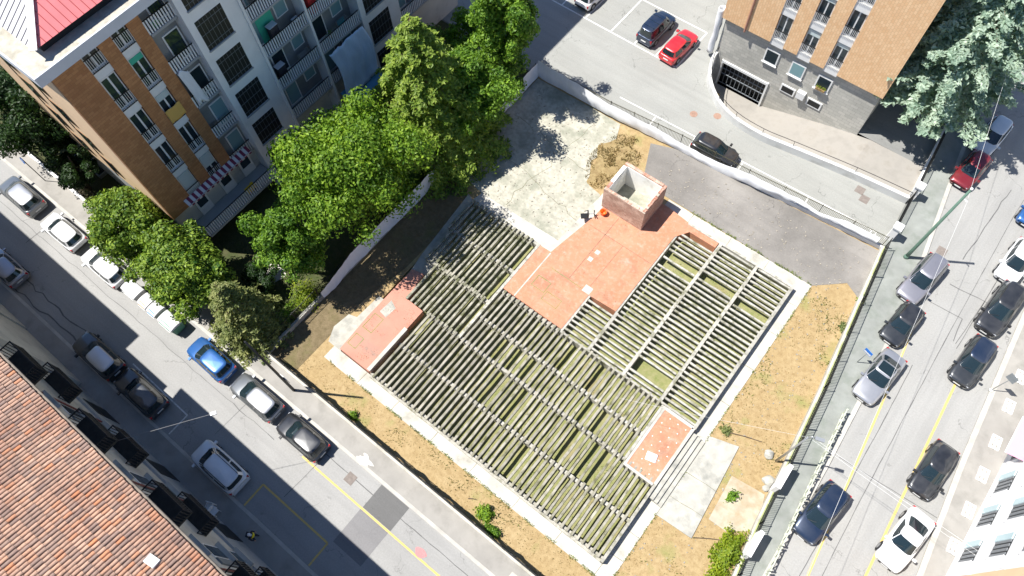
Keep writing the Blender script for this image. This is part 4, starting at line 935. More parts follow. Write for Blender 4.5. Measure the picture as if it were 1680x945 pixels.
car('dark grey estate car half in shade behind the black one', (230.5, 644), 180, 'wagon', 'dark', SS, L=4.4)
car('pale blue people carrier with roof rails fully in the shade', (360.5, 765.5), 180, 'mpv', 'paleblue', SS, rails=True, L=4.25)
car('small white car parked alone in the car park bay by the kerb', (975, -12), 88, 'hatch', 'white', CP)
car('navy blue boxy car with chrome roof bars in the car park', (1077, 45.5), 88, 'van', 'navy', CP, stripes=True, L=4.0)
car('bright red hatchback in the car park beside the navy boxy car', (1114, 75), 87, 'hatch', 'red', CP)
car('black rounded car parked behind the tarpaulin fence', (1173.5, 246), 2, 'mini', 'black', CP, L=3.8)
car('pale car parked under the cedar branches', (1627, 224), -95, 'hatch', 'paleblue', AV1)
car('dark red compact car parked under the cedar', (1593, 279), -96, 'mini', 'maroon', AV1, L=3.7)
car('silver grey estate car parked beside the green pole', (1513, 457.6), -97, 'wagon', 'lilac', AV1, rails=True, L=4.5)
car('small black car with grey bonnet behind the silver grey estate', (1480, 531.7), -96, 'mini', 'dark', AV1, PT['black'], L=3.6)
car('silver saloon with black glass roof at the avenue kerb', (1442, 618), -96, 'sedan', 'silver', AV1, pano=True, L=4.4)
car('navy blue off-roader beside the ornate kerb barriers', (1346.4, 841), -96, 'suv', 'navy', AV1, L=4.2)
car('large black off-roader beside the white building', (1640.6, 507), -94, 'suv', 'black', AV2, L=4.55)
car('black hatchback with long bonnet next to the large black off-roader', (1595.6, 593), -94, 'hatch', 'dark', AV2, PT['navy'], L=4.1)
car('glossy black compact car by the pavement panels', (1531, 771), -93, 'mini', 'black', AV2, L=4.1)
car('white rounded coupe with dark windows by the yellow line', (1484.7, 885.5), -97, 'coupe', 'white', AV2, L=4.3)
car('white car with blue bonnet patch at the far kerb', (1668, 429), -94, 'hatch', 'white', AV2)
car('blue car at the end of the row by the far kerb', (1703, 340), -94, 'hatch', 'blue', AV2)
# ================================================================== STREET BINS
def bin_(label, px, wd, lidm, L=1.35):
    p = un(*px, .8); t = thing('waste_container', label, 'bin', (p.x, -.28, 0), 0, 'kerbside waste containers')
    b = MB(); rows = []
    for z, w_, d_ in ((.12, .44, .86), (1.0, .5, 1.0), (1.05, .53, 1.04)): rows.append([(-L*w_, -.5*d_, z), (L*w_, -.5*d_, z), (L*w_, .5*d_, z), (-L*w_, .5*d_, z)])
    b.grid([r[::1] for r in rows], closed=True); b.add(rows[0], [(3, 2, 1, 0)]); b.add(rows[-1], [(0, 1, 2, 3)]); b.build('container_body', wd, t, False, True)
    lid = MB(); lid.grid([[(-L*.53+.0+L*1.06*i/6, .54*math.cos(math.pi*j/8), 1.06+.22*math.sin(math.pi*j/8)**.6) for j in range(9)] for i in range(7)]); 
    for s_ in (-1, 1): lid.add([(s_*L*.53, .54*math.cos(math.pi*j/8), 1.06+.22*math.sin(math.pi*j/8)**.6) for j in range(9)], [tuple(range(9)) if s_ > 0 else tuple(range(8, -1, -1))])
    lid.build('lid', WB, t, False, True)
    MB().add([(-L*.36, -.555, 1.1), (L*.36, -.555, 1.1), (L*.36, -.3, 1.28), (-L*.36, -.3, 1.28)], [(0, 1, 2, 3)]).build('flap', lidm, t, False, True)
    for s_ in (-1, 1): 
        for q in (-.35, .35): MB().tube([(s_*L*.4-.03, q, .1), (s_*L*.4+.03, q, .1)], .1, 8).build('wheel', TYRE, t, False, True)
    MB().tube([(-L*.45, -.6, .95), (L*.45, -.6, .95)], .02, 6).build('handle_bar', STEEL, t, False, True)
WB = mk('bin_lid_grey', (.55, .55, .55), .06, 2., .5)
bin_('large pale grey waste container next to the white car', (219, 479), mk('bin_grey', (.42, .42, .42), .1), WB, 1.5)
bin_('grey waste container with an orange flap', (240, 500), MATS['bin_grey'], flat('flap_orange', (.75, .3, .12), .5), .9)
bin_('grey waste container with a blue flap', (251, 517), MATS['bin_grey'], flat('flap_blue', (.03, .25, .75), .5), .9)
bin_('grey waste container with a green front under the glossy tree', (272, 538), flat('bin_green', (.1, .25, .17), .5), flat('flap_green', (.12, .3, .2), .5), 1.5)
# ================================================================== TREES AND PLANTS
def leaf(mb, p, n, s, rr, asp=.55):
    """pointed folded leaf: two triangles, own island"""
    n = n.normalized(); a = n.orthogonal().normalized(); a.rotate(Matrix.Rotation(rr.uniform(0, 6.283), 3, n)); b_ = n.cross(a)
    mb.add([p-a*s, p+b_*s*asp+n*s*.12, p+a*s, p-b_*s*asp+n*s*.12], [(0, 1, 2), (0, 2, 3)])
def limbs(t, base, crown, rt, rr, n=6, m=None):
    """trunk and tapered limbs reaching into the crown blobs"""
    top = Vector(crown[0][0]); h = top.z-base.z; mid = base.lerp(top, .55)+Vector((rr.uniform(-.2, .2), rr.uniform(-.2, .2), 0))
    b = MB(); b.tube([base, base.lerp(mid, .5), mid, top], [rt*1.25, rt, rt*.75, rt*.25], 9); b.build('trunk', m or BARK, t, True)
    for c_, r_ in rr.sample(crown, min(n, len(crown))):
        c_ = Vector(c_); s_ = base.lerp(mid, rr.uniform(.55, 1.)); MB().tube([s_, s_.lerp(c_, .5)+Vector((0, 0, .2)), c_], [rt*.5, rt*.35, rt*.1], 6).build('limb', m or BARK, t, True)
def tree(name, label, base, c, rad, leafmat, nb, per, ls, seed, rt=.16, fill=.55, group=None, droop=0., blob=.34, limbn=6):
    """broadleaf: blobs spread through an ellipsoid, each a shell of leaves"""
    rr = random.Random(seed); base = Vector(base); c = Vector(c); rx, ry, rz_ = rad; blobs = []; nb = int(nb*1.8); ls *= .7; blob *= .68; per = int(per*.8); R0 = blob*min(rx, ry)
    while len(blobs) < nb:
        d = Vector((rr.uniform(-1, 1), rr.uniform(-1, 1), rr.uniform(-.85, 1)))
        if d.length > 1 or d.length < .25: continue
        d.normalize(); lump = .8+.5*noise.noise(d*1.9+Vector((seed*3.1, 0, 0)))+.18*rr.gauss(0, .6)
        d = d*max(.3, (fill+(1-fill)*rr.random())*lump)
        r_ = R0*rr.choice([.55, .75, .9, 1.1, 1.35])
        blobs.append(((c.x+d.x*rx, c.y+d.y*ry, c.z+d.z*rz_), r_))
    t = thing(name, label, 'tree', tuple(base), 0, group); lm = MB()
    for bc, r_ in blobs:
        bc = Vector(bc); k = int(per*(r_/R0)**2)*1
        for _ in range(k):
            d = Vector((rr.gauss(0, 1), rr.gauss(0, 1), rr.gauss(.25, 1))).normalized(); q = bc+Vector((d.x, d.y, d.z*.75))*r_*(.35+.8*rr.random()**.7)
            q.z -= droop*rr.random()
            leaf(lm, q, d+Vector((rr.gauss(0, .5), rr.gauss(0, .5), rr.gauss(.3, .4))), ls*rr.uniform(.6, 1.25), rr)
    lm.build('crown', leafmat, t)
    blobs.insert(0, (tuple(c+Vector((0, 0, rz_*.3))), 1)); limbs(t, base, blobs, rt, rr, limbn); return t
def conifer(name, label, base, h, r0, leafmat, seed, whorls=16, per=9, ls=.2, z0=.12, layered=False, lean=(0, 0), dens=1.):
    """whorls of drooping branches carrying sprays of needles"""
    rr = random.Random(seed); base = Vector(base); t = thing(name, label, 'tree', tuple(base)); top = base+Vector((lean[0], lean[1], h))
    MB().tube([base, base.lerp(top, .5), top], [r0*.07, r0*.045, .02], 9).build('trunk', BARK, t, True)
    lm = MB(); br = MB()
    for i in range(whorls):
        f = z0+(1-z0)*(i+.3*rr.random())/whorls; o_ = base.lerp(top, f)
        rad = r0*((1-f)**.75+.04) if not layered else r0*(1.02-.62*f*f)*rr.uniform(.75, 1.05)
        n_ = max(4, int(per*(.5+rad/r0)))
        for j in range(n_):
            a = 2*math.pi*(j+rr.random()*.7)/n_+i*.7; L = rad*rr.uniform(.72, 1.12); dv = Vector((math.cos(a), math.sin(a), 0)); sv = Vector((-dv.y, dv.x, 0))
            rise = rr.uniform(.0, .2) if not layered else rr.uniform(-.08, .16)
            P_ = lambda s_: o_+dv*(L*s_)+Vector((0, 0, L*(rise*s_-(.38 if not layered else .14)*s_*s_)))
            br.tube([P_(0), P_(.5), P_(.95)], [.05, .03, .01], 4, cap=False)
            ns = max(4, int(L*(7 if not layered else 8)*dens))
            for k in range(ns):
                s_ = .15+.87*(k+rr.random())/ns; wd_ = (.34 if not layered else .3)*L*(1.12-s_)*rr.uniform(.5, 1.1)+.1
                for sg in (-1, 1):
                    for q_ in range(3 if not layered else 3):
                        u_ = wd_*(q_+rr.random())/3; pp = P_(s_)+sv*sg*u_+dv*u_*.5+Vector((rr.gauss(0, .04), rr.gauss(0, .04), -u_*.25+rr.gauss(0, .05)))
                        nn = Vector((rr.gauss(0, .45), rr.gauss(0, .45), 1)); leaf(lm, pp, nn+dv*.35, ls*rr.uniform(.6, 1.3), rr, .42)
    lm.build('crown', leafmat, t); tag(br.build('branches', BARK, t), kind='stuff'); return t
G0 = .06
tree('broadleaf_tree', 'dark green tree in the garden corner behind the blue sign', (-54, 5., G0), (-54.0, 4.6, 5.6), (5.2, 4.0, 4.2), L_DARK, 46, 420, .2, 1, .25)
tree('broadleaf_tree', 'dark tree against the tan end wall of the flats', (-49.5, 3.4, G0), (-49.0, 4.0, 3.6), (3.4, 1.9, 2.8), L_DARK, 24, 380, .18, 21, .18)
tree('glossy_tree', 'glossy broadleaf tree overhanging the white cars at the kerb', (-40.8, 3.4, G0), (-40.4, 2.9, 4.1), (3.9, 3.3, 3.2), L_MAG, 58, 430, .19, 2, .2)
tree('glossy_tree', 'glossy broadleaf tree overhanging the kerbside waste containers', (-34.6, 3.6, G0), (-34.2, 3.0, 4.1), (4.4, 3.3, 3.3), L_MAG, 66, 430, .2, 3, .22)
conifer('olive_conifer', 'soft olive green conifer between the glossy tree and the street pole', (-29.2, 3.3, G0), 7.6, 3.1, L_OLIVE, 4, 16, 11, .14, .06)
tree('broadleaf_tree', 'narrow mid green tree in the courtyard beside the big bright tree', (-29.6, 9.0, G0), (-28.7, 9.0, 6.2), (2.7, 3.0, 4.3), L_MID, 44, 330, .17, 5, .16)
tree('maple_tree', 'large bright green maple leaning over the tarpaulin wall', (-29.2, 15.6, G0), (-28.7, 15.5, 7.9), (5.1, 5.3, 4.2), L_BRIGHT, 104, 420, .2, 6, .26, limbn=9)
conifer('tall_conifer', 'tall light green conifer in front of the second stair tower', (-29.4, 24.2, G0), 14.0, 6.3, L_CON, 7, 28, 11, .19, .05, dens=1.0)
tree('broadleaf_tree', 'dark green tree between the tall conifer and the corner of the wall', (-28.6, 26.6, G0), (-27.3, 27.0, 5.2), (3.4, 3.6, 4.0), L_MID, 50, 360, .2, 8, .2)
tree('broadleaf_tree', 'tall leafy tree at the corner of the tarpaulin walls', (-28.6, 32.6, G0), (-28.1, 32.2, 7.0), (3.3, 3.1, 6.2), L_MID, 60, 370, .21, 9, .22)
tree('broadleaf_tree', 'bushy tree behind the leafy corner tree', (-31.8, 29.4, G0), (-31.3, 29.2, 4.4), (2.8, 3., 3.3), L_MID, 30, 330, .19, 10, .18)
conifer('cedar_tree', 'broad blue green cedar beside the tan block', (.6, 50.3, 0), 15.5, 6.7, L_CEDAR, 11, 16, 11, .2, .28, True, dens=1.1)
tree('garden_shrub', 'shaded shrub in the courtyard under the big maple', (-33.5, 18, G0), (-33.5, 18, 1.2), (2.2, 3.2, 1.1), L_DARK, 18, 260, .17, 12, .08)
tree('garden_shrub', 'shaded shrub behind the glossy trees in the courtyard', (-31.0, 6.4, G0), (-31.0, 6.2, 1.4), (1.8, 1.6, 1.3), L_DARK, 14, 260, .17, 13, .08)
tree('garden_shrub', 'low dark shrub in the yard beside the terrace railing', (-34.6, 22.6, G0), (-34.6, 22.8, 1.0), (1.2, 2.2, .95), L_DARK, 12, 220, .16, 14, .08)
def bush(label, p, r, m, n, ls, seed, h=.8, name='shrub', group=None):
    rr = random.Random(seed); t = thing(name, label, 'shrub', (p[0], p[1], .05), 0, group); lm = MB()
    for _ in range(n):
        d = Vector((rr.gauss(0, 1), rr.gauss(0, 1), abs(rr.gauss(0, 1)))).normalized(); q = Vector((d.x*r[0], d.y*r[1], d.z*h))*(.2+.85*rr.random()**.5)*(1+.75*noise.noise(d*1.7+Vector((seed*1.7, 0, 0))))*(1+.25*rr.gauss(0, .5))
        leaf(lm, q, d+Vector((rr.gauss(0, .5), rr.gauss(0, .5), .4)), ls*rr.uniform(.6, 1.3), rr)
    lm.build('foliage', m, t, False, True)
    b = MB()
    for k in range(5): a = rr.uniform(0, 6.28); b.tube([(0, 0, 0), (r[0]*.3*math.cos(a), r[1]*.3*math.sin(a), h*.5)], [.03, .012], 5)
    tag(b.build('stems', BARK, t, False, True), kind='stuff'); return t
bush('lime green bush against the tarpaulin wall', (-27.9, 7.4), (1.0, 1.1), L_LIME, 1500, .09, 1, 1.5)
bush('mid green ivy mound along the wall by the street pole', (-28.0, 4.6), (.9, 1.5), L_MID, 1600, .09, 2, .9)
bush('small bright round shrub on the dry strip inside the street fence', (-7.2, 3.5), (.6, .55), L_BRIGHT, 700, .09, 3, .7)
bush('small dark shrub touching the street fence netting', (-6.1, 2.95), (.55, .3), L_MID, 500, .09, 4, .55)
bush('small green tuft at the foot of the street fence', (-18.7, 2.95), (.4, .3), L_BRIGHT, 350, .08, 5, .5)
bush('big lime bush against the low avenue wall', (6.5, 11.2), (.75, 1.6), L_LIME, 2600, .1, 6, 1.1)
bush('second lime bush further down the low avenue wall', (6.9, 8.9), (.7, 1.3), L_LIME, 1800, .1, 16, 1.0)
bush('weed growing on the small concrete pad', (4.95, 14.4), (.35, .45), L_MID, 260, .09, 7, .5)
bush('dry weed at the end of the fallen stick', (2.3, 17.9), (.4, .35), L_OLIVE, 220, .09, 8, .35)
bush('green weed at the avenue fence by the asphalt strip', (5.0, 32.2), (.3, .35), L_BRIGHT, 260, .08, 9, .5)
bush('weed at the foot of the avenue fence on the dry grass', (5.0, 29.6), (.3, .4), L_OLIVE, 220, .08, 10, .4)
bush('pink flowering rose bush behind the pavement wall of the flats', (-49.2, 2.95), (.7, .45), leafm('rose_leaf', (.05, .1, .03), (.5, .35, .3)), 500, .09, 11, 1.2)
# dry grass, moss and brown scrub as ground cover
def cover(name, pick, n, m, ls, seed, z):
    rr = random.Random(seed); mb = MB()
    for _ in range(n):
        x, y = pick(rr)
        if x is None: continue
        a = rr.uniform(0, 6.28); s_ = ls*rr.uniform(.5, 1.4); d = Vector((math.cos(a), math.sin(a), 0)); p = Vector((x, y, z)); tp = p+Vector((rr.gauss(0, .06), rr.gauss(0, .06), s_*1.3))
        mb.add([p-d*s_*.25, p+d*s_*.25, tp], [(0, 1, 2)])
    return tag(mb.build(name, m), kind='stuff')
def inlot(rr):
    q = rr.random()
    if q < .35: x, y = rr.uniform(-25, 7.5), rr.uniform(2.75, 4.8)
    else:
        y = rr.uniform(3., 31); x = rr.uniform(1.7, 7.6-.105*(y-10) if y > 10 else 7.7)
        if (10.3 < y < 17.4 and x < 4.3) or (11.5 < y < 15.8 and x > 3.9): return None, None
    if fbm(x*.5, y*.5) < -.12*rr.random()*3: return None, None
    return x, y
cover('dry_grass', inlot, 7000, L_DRY, .07, 1, .05)
def scrubp(rr):
    a, q = rr.uniform(0, 6.28), rr.random()**.6; x, y = -16.5+1.9*q*math.cos(a), 31.6+3.1*q*math.sin(a)
    return (x, y) if fbm(x*.9, y*.9, 4) > -.25+.5*q*rr.random() and y < 34.6 else (None, None)
cover('weed_tufts', lambda rr: (lambda p: p if p[0] is not None and fbm(p[0]*.35, p[1]*.35, 11) > .22 else (None, None))(inlot(rr)), 9000, leafm('weed_green', (.12, .15, .03), (.33, .33, .1), .25), .12, 21, .05)
cover('brown_scrub', lambda rr: scrubp(rr), 3200, leafm('scrub_brown', (.16, .1, .04), (.5, .37, .17), .25), .13, 2, .08)
def inmoss(rr):
    x, y = rr.uniform(-19.5, .5), rr.uniform(6, 16.7)
    if rr.random() < .4: x, y = rr.uniform(-10.8, .5), rr.uniform(16.9, 29.7)
    if fbm(x*.7+5, y*.35) < .02: return None, None
    return x, y
cover('moss_tufts', inmoss, 11000, L_MOSS, .08, 3, ZG)
sheet('brown_patch', [(-16.6+1.5*math.cos(a)*(1+.25*math.sin(3*a)+.12*math.sin(7*a)), 31.5+2.7*math.sin(a)*(1+.15*math.cos(4*a)+.1*math.sin(9*a))) for a in [k*math.pi/18 for k in range(36)]], .084, drygrass('scrub_soil', (.3, .22, .1), (.38, .3, .16), (.16, .1, .05), (.2, .14, .07)))
for i, q in enumerate([((x, 4.85), (x+.05, 5.88)) for x in (-20.2, -16.9, -13.3, -9.8, -6.1, -2.6, .6)]+[((.66, y), (1.62, y+.04)) for y in (6.6, 8.4, 19.5, 22.8, 26.1, 29.0)]+[((x, 29.97), (x, 31.18)) for x in (-8.6, -5.2, -1.9)]+[((1.68, 13.9), (3.95, 14.0)), ((1.68, 11.9), (4.1, 12.1))]):
    struct('slab_joint', wiggly(q, .03, .06, i*3.7, .146 if i > 15 else .106), mk('joint_moss', (.16, .15, .09), .3, 4.))
for i, q in enumerate([((-26, 30.5), (-17, 29.2)), ((-24.5, 27), (-15.6, 25.2)), ((-21, 23), (-20, 34.5))]): struct('slab_joint', wiggly(q, .03, .5, i*5.1, .083), MATS['joint_moss'])
def inedge(rr):
    q = rr.random(); n_ = abs(rr.gauss(0, .09))
    if q < .4: x = rr.uniform(-23.4, 1.6); p = (x, 4.86-n_+.05)
    elif q < .6: y = rr.uniform(5, 31); p = (1.62+n_-.05, y)
    elif q < .72: y = rr.uniform(20.4, 28.2); p = (-8.6-n_, y)
    elif q < .82: x = rr.uniform(-16.2, -11); p = (x, 16.95+n_)
    else: x = rr.uniform(-9, 1.6); p = (x, 31.18+n_)
    return p if fbm(p[0]*.8, p[1]*.8, 7) > -.1 else (None, None)
cover('edge_weeds', inedge, 5200, L_MOSS, .09, 9, .1)
def inpad(rr):
    q = rr.random()
    if q < .5: p = (rr.uniform(-16, -8.8), rr.uniform(17, 27))
    else: p = (rr.uniform(-22.7, -20), rr.uniform(6, 11.8))
    return p if fbm(p[0]*.6, p[1]*.6, 3) > .12 and not (p[0] > -11 and p[1] < 20.4) and not (p[0] < -15.3 and q < .5) else (None, None)
cover('pad_weeds', inpad, 1400, leafm('pad_weed', (.14, .11, .04), (.3, .27, .1), .2), .05, 12, ZT-.012)
rr = random.Random(5); mb = MB()
for _ in range(900):
    if rr.random() < .5: x, y, z = rr.uniform(-26, -15.5), rr.uniform(23, 34.6), .078
    elif rr.random() < .5: x, y, z = rr.uniform(-13, 3.5), rr.uniform(31.4, 35.4), .074
    else: x, y, z = rr.uniform(1.7, 5), rr.uniform(5, 31), .05
    if x > -13 and y > 35.3+.06*(x+13) or (x > 1.6 and (x-1.7) > 3.6-.105*(y-10)+2) or (-18 < x < -15 and y > 28): continue
    a = rr.uniform(.02, .06); M = Matrix.Translation((x, y, z+a*.3)) @ Matrix.Rotation(rr.uniform(0, 6), 4, 'Z') @ Matrix.Rotation(rr.uniform(-.5, .5), 4, 'X'); mb.box(-a, a, -a*.7, a*.7, -a*.5, a*.5, 0, M)
tag(mb.build('gravel_debris', mk('debris_grey', (.3, .27, .22), .4, 6.)), kind='stuff')
# ================================================================== FENCES AND WALLS
def fence_run(t, pts, z, h, pitch, m, post=2.4, pw=.05):
    """posts, two rails and thin pickets along a polyline"""
    pk = MB()
    for a, b_ in zip(pts, pts[1:]):
        a, b_ = Vector(a), Vector(b_); L = (b_-a).length; n = max(1, int(L/pitch))
        for i in range(n): p = a.lerp(b_, i/n); pk.box(p.x-.011, p.x+.011, p.y-.011, p.y+.011, z+.05, z+h)
        for zz in (z+.1, z+h-.08): MB().bar((a.x, a.y, zz), (b_.x, b_.y, zz), .035).build('rail', m, t)
        n = max(1, round(L/post))
        for i in range(n+1): p = a.lerp(b_, i/n); MB().box(p.x-pw/2, p.x+pw/2, p.y-pw/2, p.y+pw/2, z-.05, z+h+.06).build('post', m, t)
    tag(pk.build('pickets', m, t), kind='stuff')
def lowwall(t, pts, z0, z1, th, m, nm='wall'):
    for a, b_ in zip(pts, pts[1:]):
        a, b_ = Vector(a), Vector(b_); d = (b_-a).normalized(); n2 = Vector((-d.y, d.x))*th/2
        MB().prism([tuple(a+n2), tuple(a-n2), tuple(b_-n2), tuple(b_+n2)], z0, z1).build(nm, m, t)
# street fence: pale kerb wall, dark mesh and netting
sf_ = thing('street_fence', 'dark netted metal fence on a low white kerb along the street pavement', 'fence', (-10, 2.5, .05))
lowwall(sf_, [(-26.9, 2.42), (8.2, 2.42)], .0, .32, .2, CONC, 'kerb_wall'); fence_run(sf_, [(-26.9, 2.5), (8.2, 2.5)], .32, 1.15, .1, IRON, 2.2)
rows = []
for i in range(240):
    x = -26.4+34.2*i/239; top = 1.25-.35*max(0, fbm(x*.45, 2))-.1*math.sin(x*2.1)
    rows.append([(x, 2.56+.09*fbm(x*1.3, v*2., 4)+.05*math.sin(x*3+v*2), .3+(top-.3)*v) for v in (0, .2, .4, .6, .8, 1.)])
b = MB(); b.grid(rows); b.build('netting', NET, sf_, True)
gfence = thing('garden_wall', 'low white wall with black railing between the pavement and the flats', 'wall', (-50, 2.5, .05))
lowwall(gfence, [(-95, 2.5), (-27.1, 2.5)], 0, .55, .28, WHITEW); fence_run(gfence, [(-75, 2.58), (-40, 2.58)], .55, .8, .13, IRON, 2.5)
# tarpaulin wall on the flats side
tw_ = thing('tarpaulin_wall', 'low wall draped with white tarpaulin between the flats and the lot', 'wall', (-26.9, 18, .05))
lowwall(tw_, [(-26.95, 2.6), (-26.95, 34.9)], 0, .55, .24, CONC3); fence_run(tw_, [(-27.0, 3.2), (-27., 34.8)], .55, 1.2, .14, IRON, 2.5)
rows = []
for i in range(300):
    y = 8.2+26.6*i/299; s = i/299; top = 2.0+.08*noise.noise(Vector((y*.5, 1, 0)))-1.0*max(0, .13-s)*7; bot = .3+.35*noise.noise(Vector((y*.4, 5, 0)))+.2*max(0, math.sin(y*.55))
    rows.append([(-26.8+.07*noise.noise(Vector((y*.9, v*1.5, 2)))+.012*math.sin(y*9)+.1*(1-v), y, bot+(top-bot)*v) for v in (0, .15, .35, .55, .75, .9, 1.)])
b = MB(); b.grid([r[::-1] for r in rows]); o = b.build('tarpaulin', TARP, tw_, True)
# tarpaulin fence on the car park side
TF = [(-26.85, 35.15), (-19.5, 35.3), (-13, 35.95), (-7, 36.25), (-1, 36.75), (4.15, 37.15)]
tf = thing('tarpaulin_fence', 'picket fence half covered by a sagging white tarpaulin along the car park', 'fence', (-11, 36, .05))
lowwall(tf, TF, 0, .5, .26, WHITEW); fence_run(tf, TF, .5, 1.25, .12, mk('olive_iron', (.09, .085, .05), .2), 2.6)
def onpath(P_, s):
    seg = [(Vector(a), Vector(b_)) for a, b_ in zip(P_, P_[1:])]; tot = sum((b_-a).length for a, b_ in seg); d = s*tot
    for a, b_ in seg:
        L = (b_-a).length
        if d <= L+1e-6: return a.lerp(b_, d/L), (b_-a)/L
        d -= L
    return seg[-1][1], (seg[-1][1]-seg[-1][0]).normalized()
TOPK = [(0, 2.1), (.12, 1.95), (.25, 1.55), (.38, 1.35), (.45, 1.0), (.55, .95), (.62, 1.3), (.66, 1.5), (.78, 1.4), (.85, 1.05), (.93, 1.5), (1, 1.45)]
BOTK = [(0, .25), (.2, .35), (.3, .25), (.5, .12), (.6, .05), (.66, .4), (.75, .75), (.8, .95), (.86, .85), (.93, .85), (1, .8)]
def interp(K, s):
    for (a, va), (b_, vb) in zip(K, K[1:]):
        if s <= b_: u_ = (s-a)/(b_-a); u_ = u_*u_*(3-2*u_); return va+(vb-va)*u_
    return K[-1][1]
rows = []
for i in range(340):
    s = i/339; p, d = onpath(TF, s*.985); top = interp(TOPK, s)+.04*noise.noise(Vector((p.x*.7, 3, 0))); bot = interp(BOTK, s)+.05*noise.noise(Vector((p.x*.8, 7, 0)))
    if top < bot+.12: top = bot+.12
    n2 = Vector((d.y, -d.x)); rows.append([(p.x+n2.x*o_, p.y+n2.y*o_, bot+(top-bot)*v) for v, o_ in ((v, .2+.07*noise.noise(Vector((p.x*.8, v*1.6, 2)))+.012*math.sin(p.x*5+v*6)+.12*(1-v)+.1*math.sin(v*3.14)) for v in (0, .15, .3, .45, .6, .75, .9, 1.))])
b = MB(); b.grid(rows); b.build('tarpaulin', TARP, tf, True)
# avenue railing on a low wall, mossy rail and gate pillars
AF = [(4.38, 37.1), (5.05, 31.9), (6.05, 24.4), (6.72, 18.), (7.12, 13.8), (7.62, 10.3), (8.2, 2.7)]
MOSSR = mk('mossy_wall_top', (.3, .33, .14), .25, 3., .9, dirt=(.5, .49, .43), dsc=1.1, dlo=.5, dhi=.65)
af = thing('avenue_fence', 'iron picket railing on a mossy low white wall along the avenue', 'fence', (6, 22, .05))
lowwall(af, [(x-.1, y) for x, y in AF], 0, .6, .26, CONC); lowwall(af, AF, .0, .66, .16, MOSSR, 'wall_top'); fence_run(af, AF, .62, 1.25, .125, IRON, 2.6)
for i, (x, y) in enumerate(((6.78, 17.0), (7.4, 12.3))): lowwall(af, [(x, y-.9), (x-.05, y+.9)], .1, 1.96, .3, WHITEW, 'blind_panel')
for i, (px, py) in enumerate(((1508, 308), (1472, 375))):
    p = un(px, py, 1.5); t = thing('gate_pillar', ['white gate pillar at the end of the ramp wall', 'white gate pillar where the tarpaulin fence meets the avenue'][i], 'pillar', (p.x, p.y, .0))
    MB().box(-.25, .25, -.25, .25, 0, 1.7).build('shaft', WHITEW, t, False, True); MB().box(-.33, .33, -.33, .33, 1.7, 1.85).build('cap', FRAME, t, False, True)
a, b_ = un(1508, 308, 1.5), un(1472, 375, 1.5)
gt = thing('iron_gate', 'dark sliding iron gate between the two white pillars', 'gate', (4.1, 40.5, .0)); fence_run(gt, [(a.x, a.y-.3), (b_.x, b_.y+.3)], .1, 1.4, .12, IRON, 4.)
gt2 = thing('iron_railing', 'iron railing beside the avenue under the cedar', 'fence', (3.5, 47, .0)); fence_run(gt2, [(a.x, a.y+.3), (3.2, 52), (2.2, 60)], .1, 1.4, .12, IRON, 2.6); lowwall(gt2, [(a.x, a.y+.3), (3.2, 52), (2.2, 60)], 0, .3, .3, WHITEW)
# ornate barriers at the avenue kerb
ORN = mk('mossy_white_iron', (.5, .52, .42), .2, 5., .7)
def barrier(x, y, rz, i):
    t = thing('kerb_barrier', 'pale ornate iron barrier panel along the avenue kerb', 'barrier', (x, y, .12), rz, 'ornate barriers along the kerb'); L = 1.55
    for yy in (0, L): MB().lathe([(.06, 0), (.06, .9), (.08, .92), (.05, 1.0)], (0, yy, 0), 8).build('post', ORN, t, False, True)
    for zz in (.18, .85): MB().bar((0, 0, zz), (0, L, zz), .06).build('rail', ORN, t, False, True)
    for k in range(3):
        y0, y1 = L*k/3+.03, L*(k+1)/3-.03
        MB().bar((0, y0, .2), (0, y1, .83), .05).build('brace', ORN, t, False, True); MB().bar((0.004, y1, .2), (0.004, y0, .83), .05).build('brace', ORN, t, False, True)
    MB().lathe([(.13, -.012), (.13, .012)], (0, L/2, .52), 10).build('rosette', ORN, t, False, True)
A, Bp = Vector((7.95, 24.0)), Vector((9.2, 10.0)); d = (Bp-A); n_b = 8
for i in range(n_b): p = A+d*(i+.0)/n_b; barrier(p.x, p.y, math.atan2(-d.x, d.y)*1., i) if False else barrier(p.x+d.x/n_b, p.y+d.y/n_b, math.atan2(d.x, -d.y), i)
# ================================================================== POLES, SIGNS, WIRES
gp = thing('green_pole', 'tall green tapered tram wire pole beside the silver grey estate car', 'pole', (*un(1485, 423)[:2], .12))
MB().tube([(0, 0, 0), (0, 0, 1.2), (0, 0, 9.3)], [.16, .13, .085], 12).build('shaft', IRONG, gp, True, True); MB().lathe([(.2, 0), (.2, .12), (.15, .3)], n=12).build('base_collar', IRONG, gp, True, True); MB().lathe([(.1, 9.3), (.11, 9.36), (.03, 9.45)], n=10).build('cap', FRAME, gp, True, True); MB().tube([(0, 0, 8.3), (.35, -.12, 8.25)], .04, 6).build('insulator', FRAME, gp, False, True)
def lamp(label, loc, h, arm, r=.06, m=STEEL, base_h=.12):
    t = thing('street_lamp', label, 'lamp', (loc[0], loc[1], base_h)); MB().tube([(0, 0, 0), (0, 0, h)], [r*1.3, r*.8], 10).build('post', m, t, True, True)
    a = Vector((*arm, 0)); MB().tube([(0, 0, h), a*.5+Vector((0, 0, h+.25)), a+Vector((0, 0, h+.2))], r*.6, 8).build('arm', m, t, True, True)
    dn_ = a.normalized(); MB().bar(a+Vector((0, 0, h+.2)), a+dn_*.55+Vector((0, 0, h+.2)), .22, .1).build('lamp_head', m, t, False, True); MB().bar(a+dn_*.08+Vector((0, 0, h+.14)), a+dn_*.48+Vector((0, 0, h+.14)), .16, .03).build('lens', WHITEP, t, False, True); return t
lamp('slim grey lamp post at the mossy avenue wall', un(1272, 757)[:2], 6.6, (.3, .1), .065)
